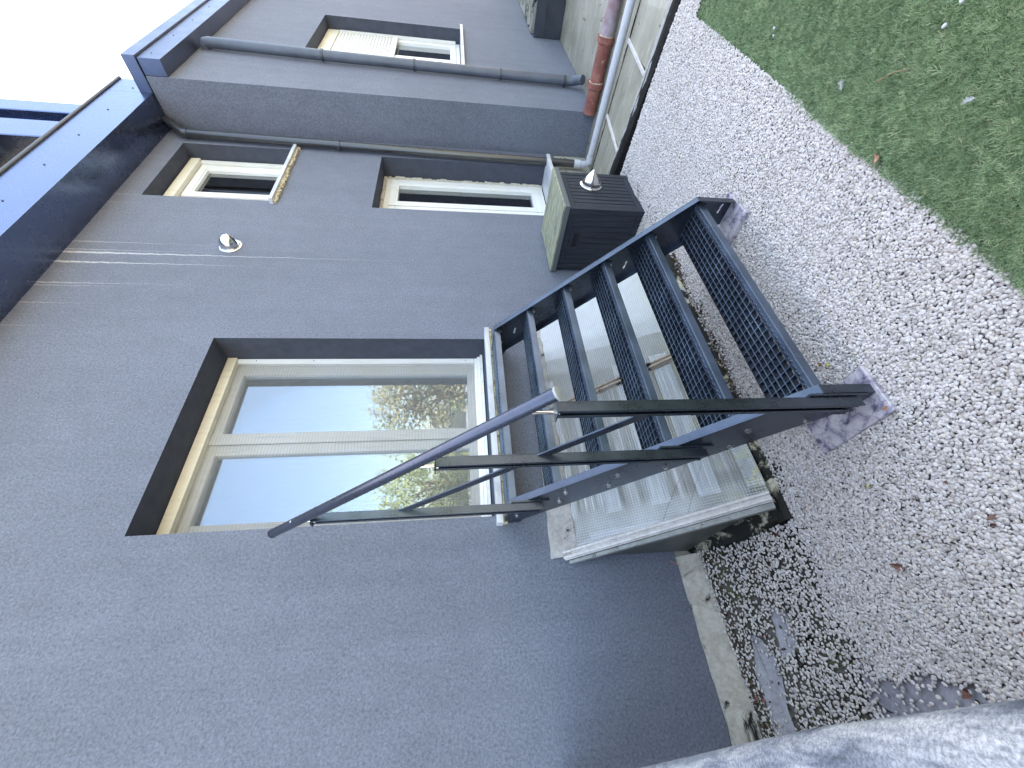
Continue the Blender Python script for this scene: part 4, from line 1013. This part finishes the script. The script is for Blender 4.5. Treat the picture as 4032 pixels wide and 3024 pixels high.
for nm, (x, y), L, W, rz, k, lab in [
    ('leaf', (1.738, 1.373), .045, .016, 1.2, 't', 'rusty tan leaf lying where turf meets pebbles'),
    ('leaf', (.722, .482), .040, .024, .5, 'o', 'curled orange leaf on pebbles off the skylight corner'),
    ('leaf', (.674, .467), .030, .016, 2.0, 'g', 'small green leaf on pebbles beside the skylight curb'),
    ('leaf', (1.151, .914), .024, .018, .3, 'y', 'pale yellow leaf on pebbles in front of the bottom tread'),
    ('leaf', (1.120, .940), .020, .014, 1.9, 'o', 'small orange leaf scrap next to the pale yellow leaf'),
    ('leaf', (1.015, .457), .024, .014, 1.0, 'y', 'yellowish leaf on pebbles left of the marble slab'),
    ('leaf', (1.246, .646), .020, .009, .2, 'o', 'golden leaf scrap on the corner of the marble slab'),
    ('leaf', (.951, .191), .045, .024, 2.4, 'b', 'brown crumpled leaf lying alone on open pebbles'),
    ('leaf', (.927, -.149), .036, .022, .8, 'b', 'brown leaf on the bare roof patch by the stone coping'),
    ('leaf', (.55, .31), .026, .014, .1, 'b', 'dark reddish leaf on sparse pebbles below the skylight'),
    ('leaf', (.61, 1.82), .028, .016, .1, 'o', 'orange leaf at the mossy curb behind the bottom tread')]:
    o = leaf_mesh(L, W, .8, len(lab)).build(nm, LM[k], None, smooth=True); z = .024 if 'slab' in lab and 'corner' in lab else (.012 if 'turf' in lab else .006)
    o.location = (x, y, z); o.rotation_euler = (.12, .1, rz); tag(o, lab, 'leaf')
def twig(nm, pts_, r_, mt, lab, cat): tag(MB().tube(pts_, [r_ * (1 - .5 * i / len(pts_)) for i in range(len(pts_))], 8).build(nm, mt, None, smooth=True), lab, cat)
M_twig = mat('twig_bark', (.30, .20, .12), .8)
twig('twig', [(.597, .483, .012), (.635, .455, .010), (.672, .428, .012)], .0022, M_twig, 'thin brown twig on pebbles touching the skylight curb', 'twig')
twig('twig', [(1.90, 1.59, .018), (1.94, 1.55, .020), (1.965, 1.50, .018)], .0020, M_twig, 'thin brown twig lying on the artificial turf', 'twig')
twig('dry_stalk', [(.010, .455, .345), (.016, .437, .322), (.014, .424, .296)], .0030, LM['t'], 'orange dry stalk caught against the wall by the skylight', 'stalk')
M_feather = mat('white_feather', (.52, .52, .53), .8)
for (x, y, a, s_, lab) in ((1.837, 1.731, .9, 1., 'larger white feather on the turf near the pebble edge'), (1.972, 1.236, 2.2, .8, 'small greyish feather tuft out in the turf')):
    mb = MB(); mb.bar((-.015 * s_, 0, 0), (.024 * s_, 0, .004), .0012, .0012); rf_ = random.Random(7)
    for k in range(16):
        t_ = -.008 + .030 * k / 16; sd = 1 if k % 2 else -1; L_ = rf_.uniform(.006, .013) * s_
        mb.bar((t_ * s_, 0, .001), (t_ * s_ + L_ * .7, sd * L_, rf_.uniform(.001, .007)), .0011, .0007)
    o = mb.build('feather', M_feather); o.location = (x, y, .017); o.rotation_euler = (0, 0, a); tag(o, lab, 'feather')
def stone(x, y, s_, z, lab):
    me = peb_c.objects[int(x * 50) % 7].data.copy(); me.name = 'white_pebble'; me.materials.clear(); me.materials.append(M_feather)
    o = bpy.data.objects.new('white_pebble', me); C.objects.link(o); o.scale = (s_, s_, s_); o.location = (x, y, z); o.rotation_euler = (.2, .1, x * 9); tag(o, lab, 'pebble', 'stray pebbles on the turf')
stone(2.078, 1.489, .008, .018, 'stray white pebble far out on the turf, inner one'); stone(2.134, 1.493, .008, .018, 'stray white pebble farthest from the gravel edge')
stone(1.872, 2.339, .007, .018, 'stray white pebble on far turf, outer of a close pair'); stone(1.850, 2.315, .006, .018, 'stray white pebble on far turf, inner of a close pair')
# leaf litter and moss round the light-well curb
for k, cl_ in enumerate((LM['b'], leafmat('dark_litter', (.05, .035, .025)), leafmat('moss_tuft', (.09, .10, .025)))):
    me_o = leaf_mesh(1., .5, .8, k).build('litter_shape', cl_, None); C.objects.unlink(me_o); leaf_c.objects.link(me_o)
pts = []; rl = random.Random(21)
for _ in range(900):
    y = rl.uniform(.47, 2.3); pts.append((.625 + abs(rl.gauss(0, .022)) + .01 * math.sin(9 * y), y, rl.uniform(-.008, .004)))
for _ in range(500): a = rl.random(); xx = .10 + a * .5; pts.append((xx, .455 - abs(rl.gauss(0, .035)), max(0, gh(xx, 0)) + rl.uniform(-.008, .003)))
for _ in range(240): y = rl.uniform(-.5, .45); xx = .105 + abs(rl.gauss(0, .02)); pts.append((xx, y, max(0, gh(xx, 0)) + rl.uniform(-.006, .004)))
for _ in range(150): xx = rl.uniform(.15, 1.3); pts.append((xx, rl.uniform(-.3, .45), max(0, gh(xx, 0)) + .002))
lt = scatter('leaf_litter', pts, leaf_c, .010, .026, 1.2, seed=9); lt['label'] = 'brown leaf crumbs and moss gathered along the skylight curb'

# ------------------------------------------------------------------ trees across the garden (seen mirrored in the door glass)
def tree(x, y, h, r_, seed, col, lab):
    rt_ = root('tree', lab, 'tree', 'trees mirrored in the door glass'); rr = random.Random(seed)
    tk = MB(); tk.tube([(x, y, -.1), (x + .1, y, h * .3), (x, y + .1, h * .55), (x, y, h * .85)], [.16, .12, .08, .03], 10)
    for k in range(7):
        a = rr.uniform(0, 6.28); z = h * rr.uniform(.25, .6); tk.tube([(x, y, z), (x + math.cos(a) * r_ * .45, y + math.sin(a) * r_ * .45, z + h * .15), (x + math.cos(a) * r_ * .75, y + math.sin(a) * r_ * .75, z + h * .26)], [.05, .03, .012], 6)
    tk.build('trunk', M_twig, rt_)
    cr = MB(); blobs = [(rr.gauss(0, r_ * .42), rr.gauss(0, r_ * .42), h * rr.uniform(.25, .95), r_ * rr.uniform(.28, .5)) for _ in range(26)]
    for _ in range(5200):
        bx, by, bz, br_ = rr.choice(blobs); v = Vector((rr.gauss(0, 1), rr.gauss(0, 1), rr.gauss(0, 1))).normalized() * br_ * rr.random() ** .33
        c_ = Vector((x + bx, y + by, bz)) + v; a1 = Vector((rr.gauss(0, 1), rr.gauss(0, 1), rr.gauss(0, 1))).normalized(); a2 = a1.orthogonal().normalized(); s_ = rr.uniform(.05, .10)
        cr.add([c_ - a1 * s_, c_ + a2 * s_ * .6, c_ + a1 * s_, c_ - a2 * s_ * .6], [(0, 1, 2, 3)])
    m_ = mat('foliage', col, .6); t = m_.node_tree; lnk(t, ramp(t, noise(t, coord(t), 2.5, 4), [(.3, tuple(k * .6 for k in col)), (.7, tuple(k * 1.3 for k in col))]), pb(m_).inputs['Base Color'])
    cr.build('crown', m_, rt_)
tree(11.5, 3.2, 6.2, 2.0, 1, (.30, .31, .08), 'yellow-green tree mirrored in the left door pane')
tree(12.5, 6.4, 4.3, 1.9, 2, (.26, .29, .08), 'lower bushy tree mirrored between the two door panes')
tree(11.0, 9.6, 4.6, 1.7, 3, (.26, .22, .09), 'brownish tree mirrored in the right door pane')
tree(13.5, 12.8, 5.2, 2.0, 4, (.15, .20, .07), 'dark green tree mirrored at the edge of the right door pane')
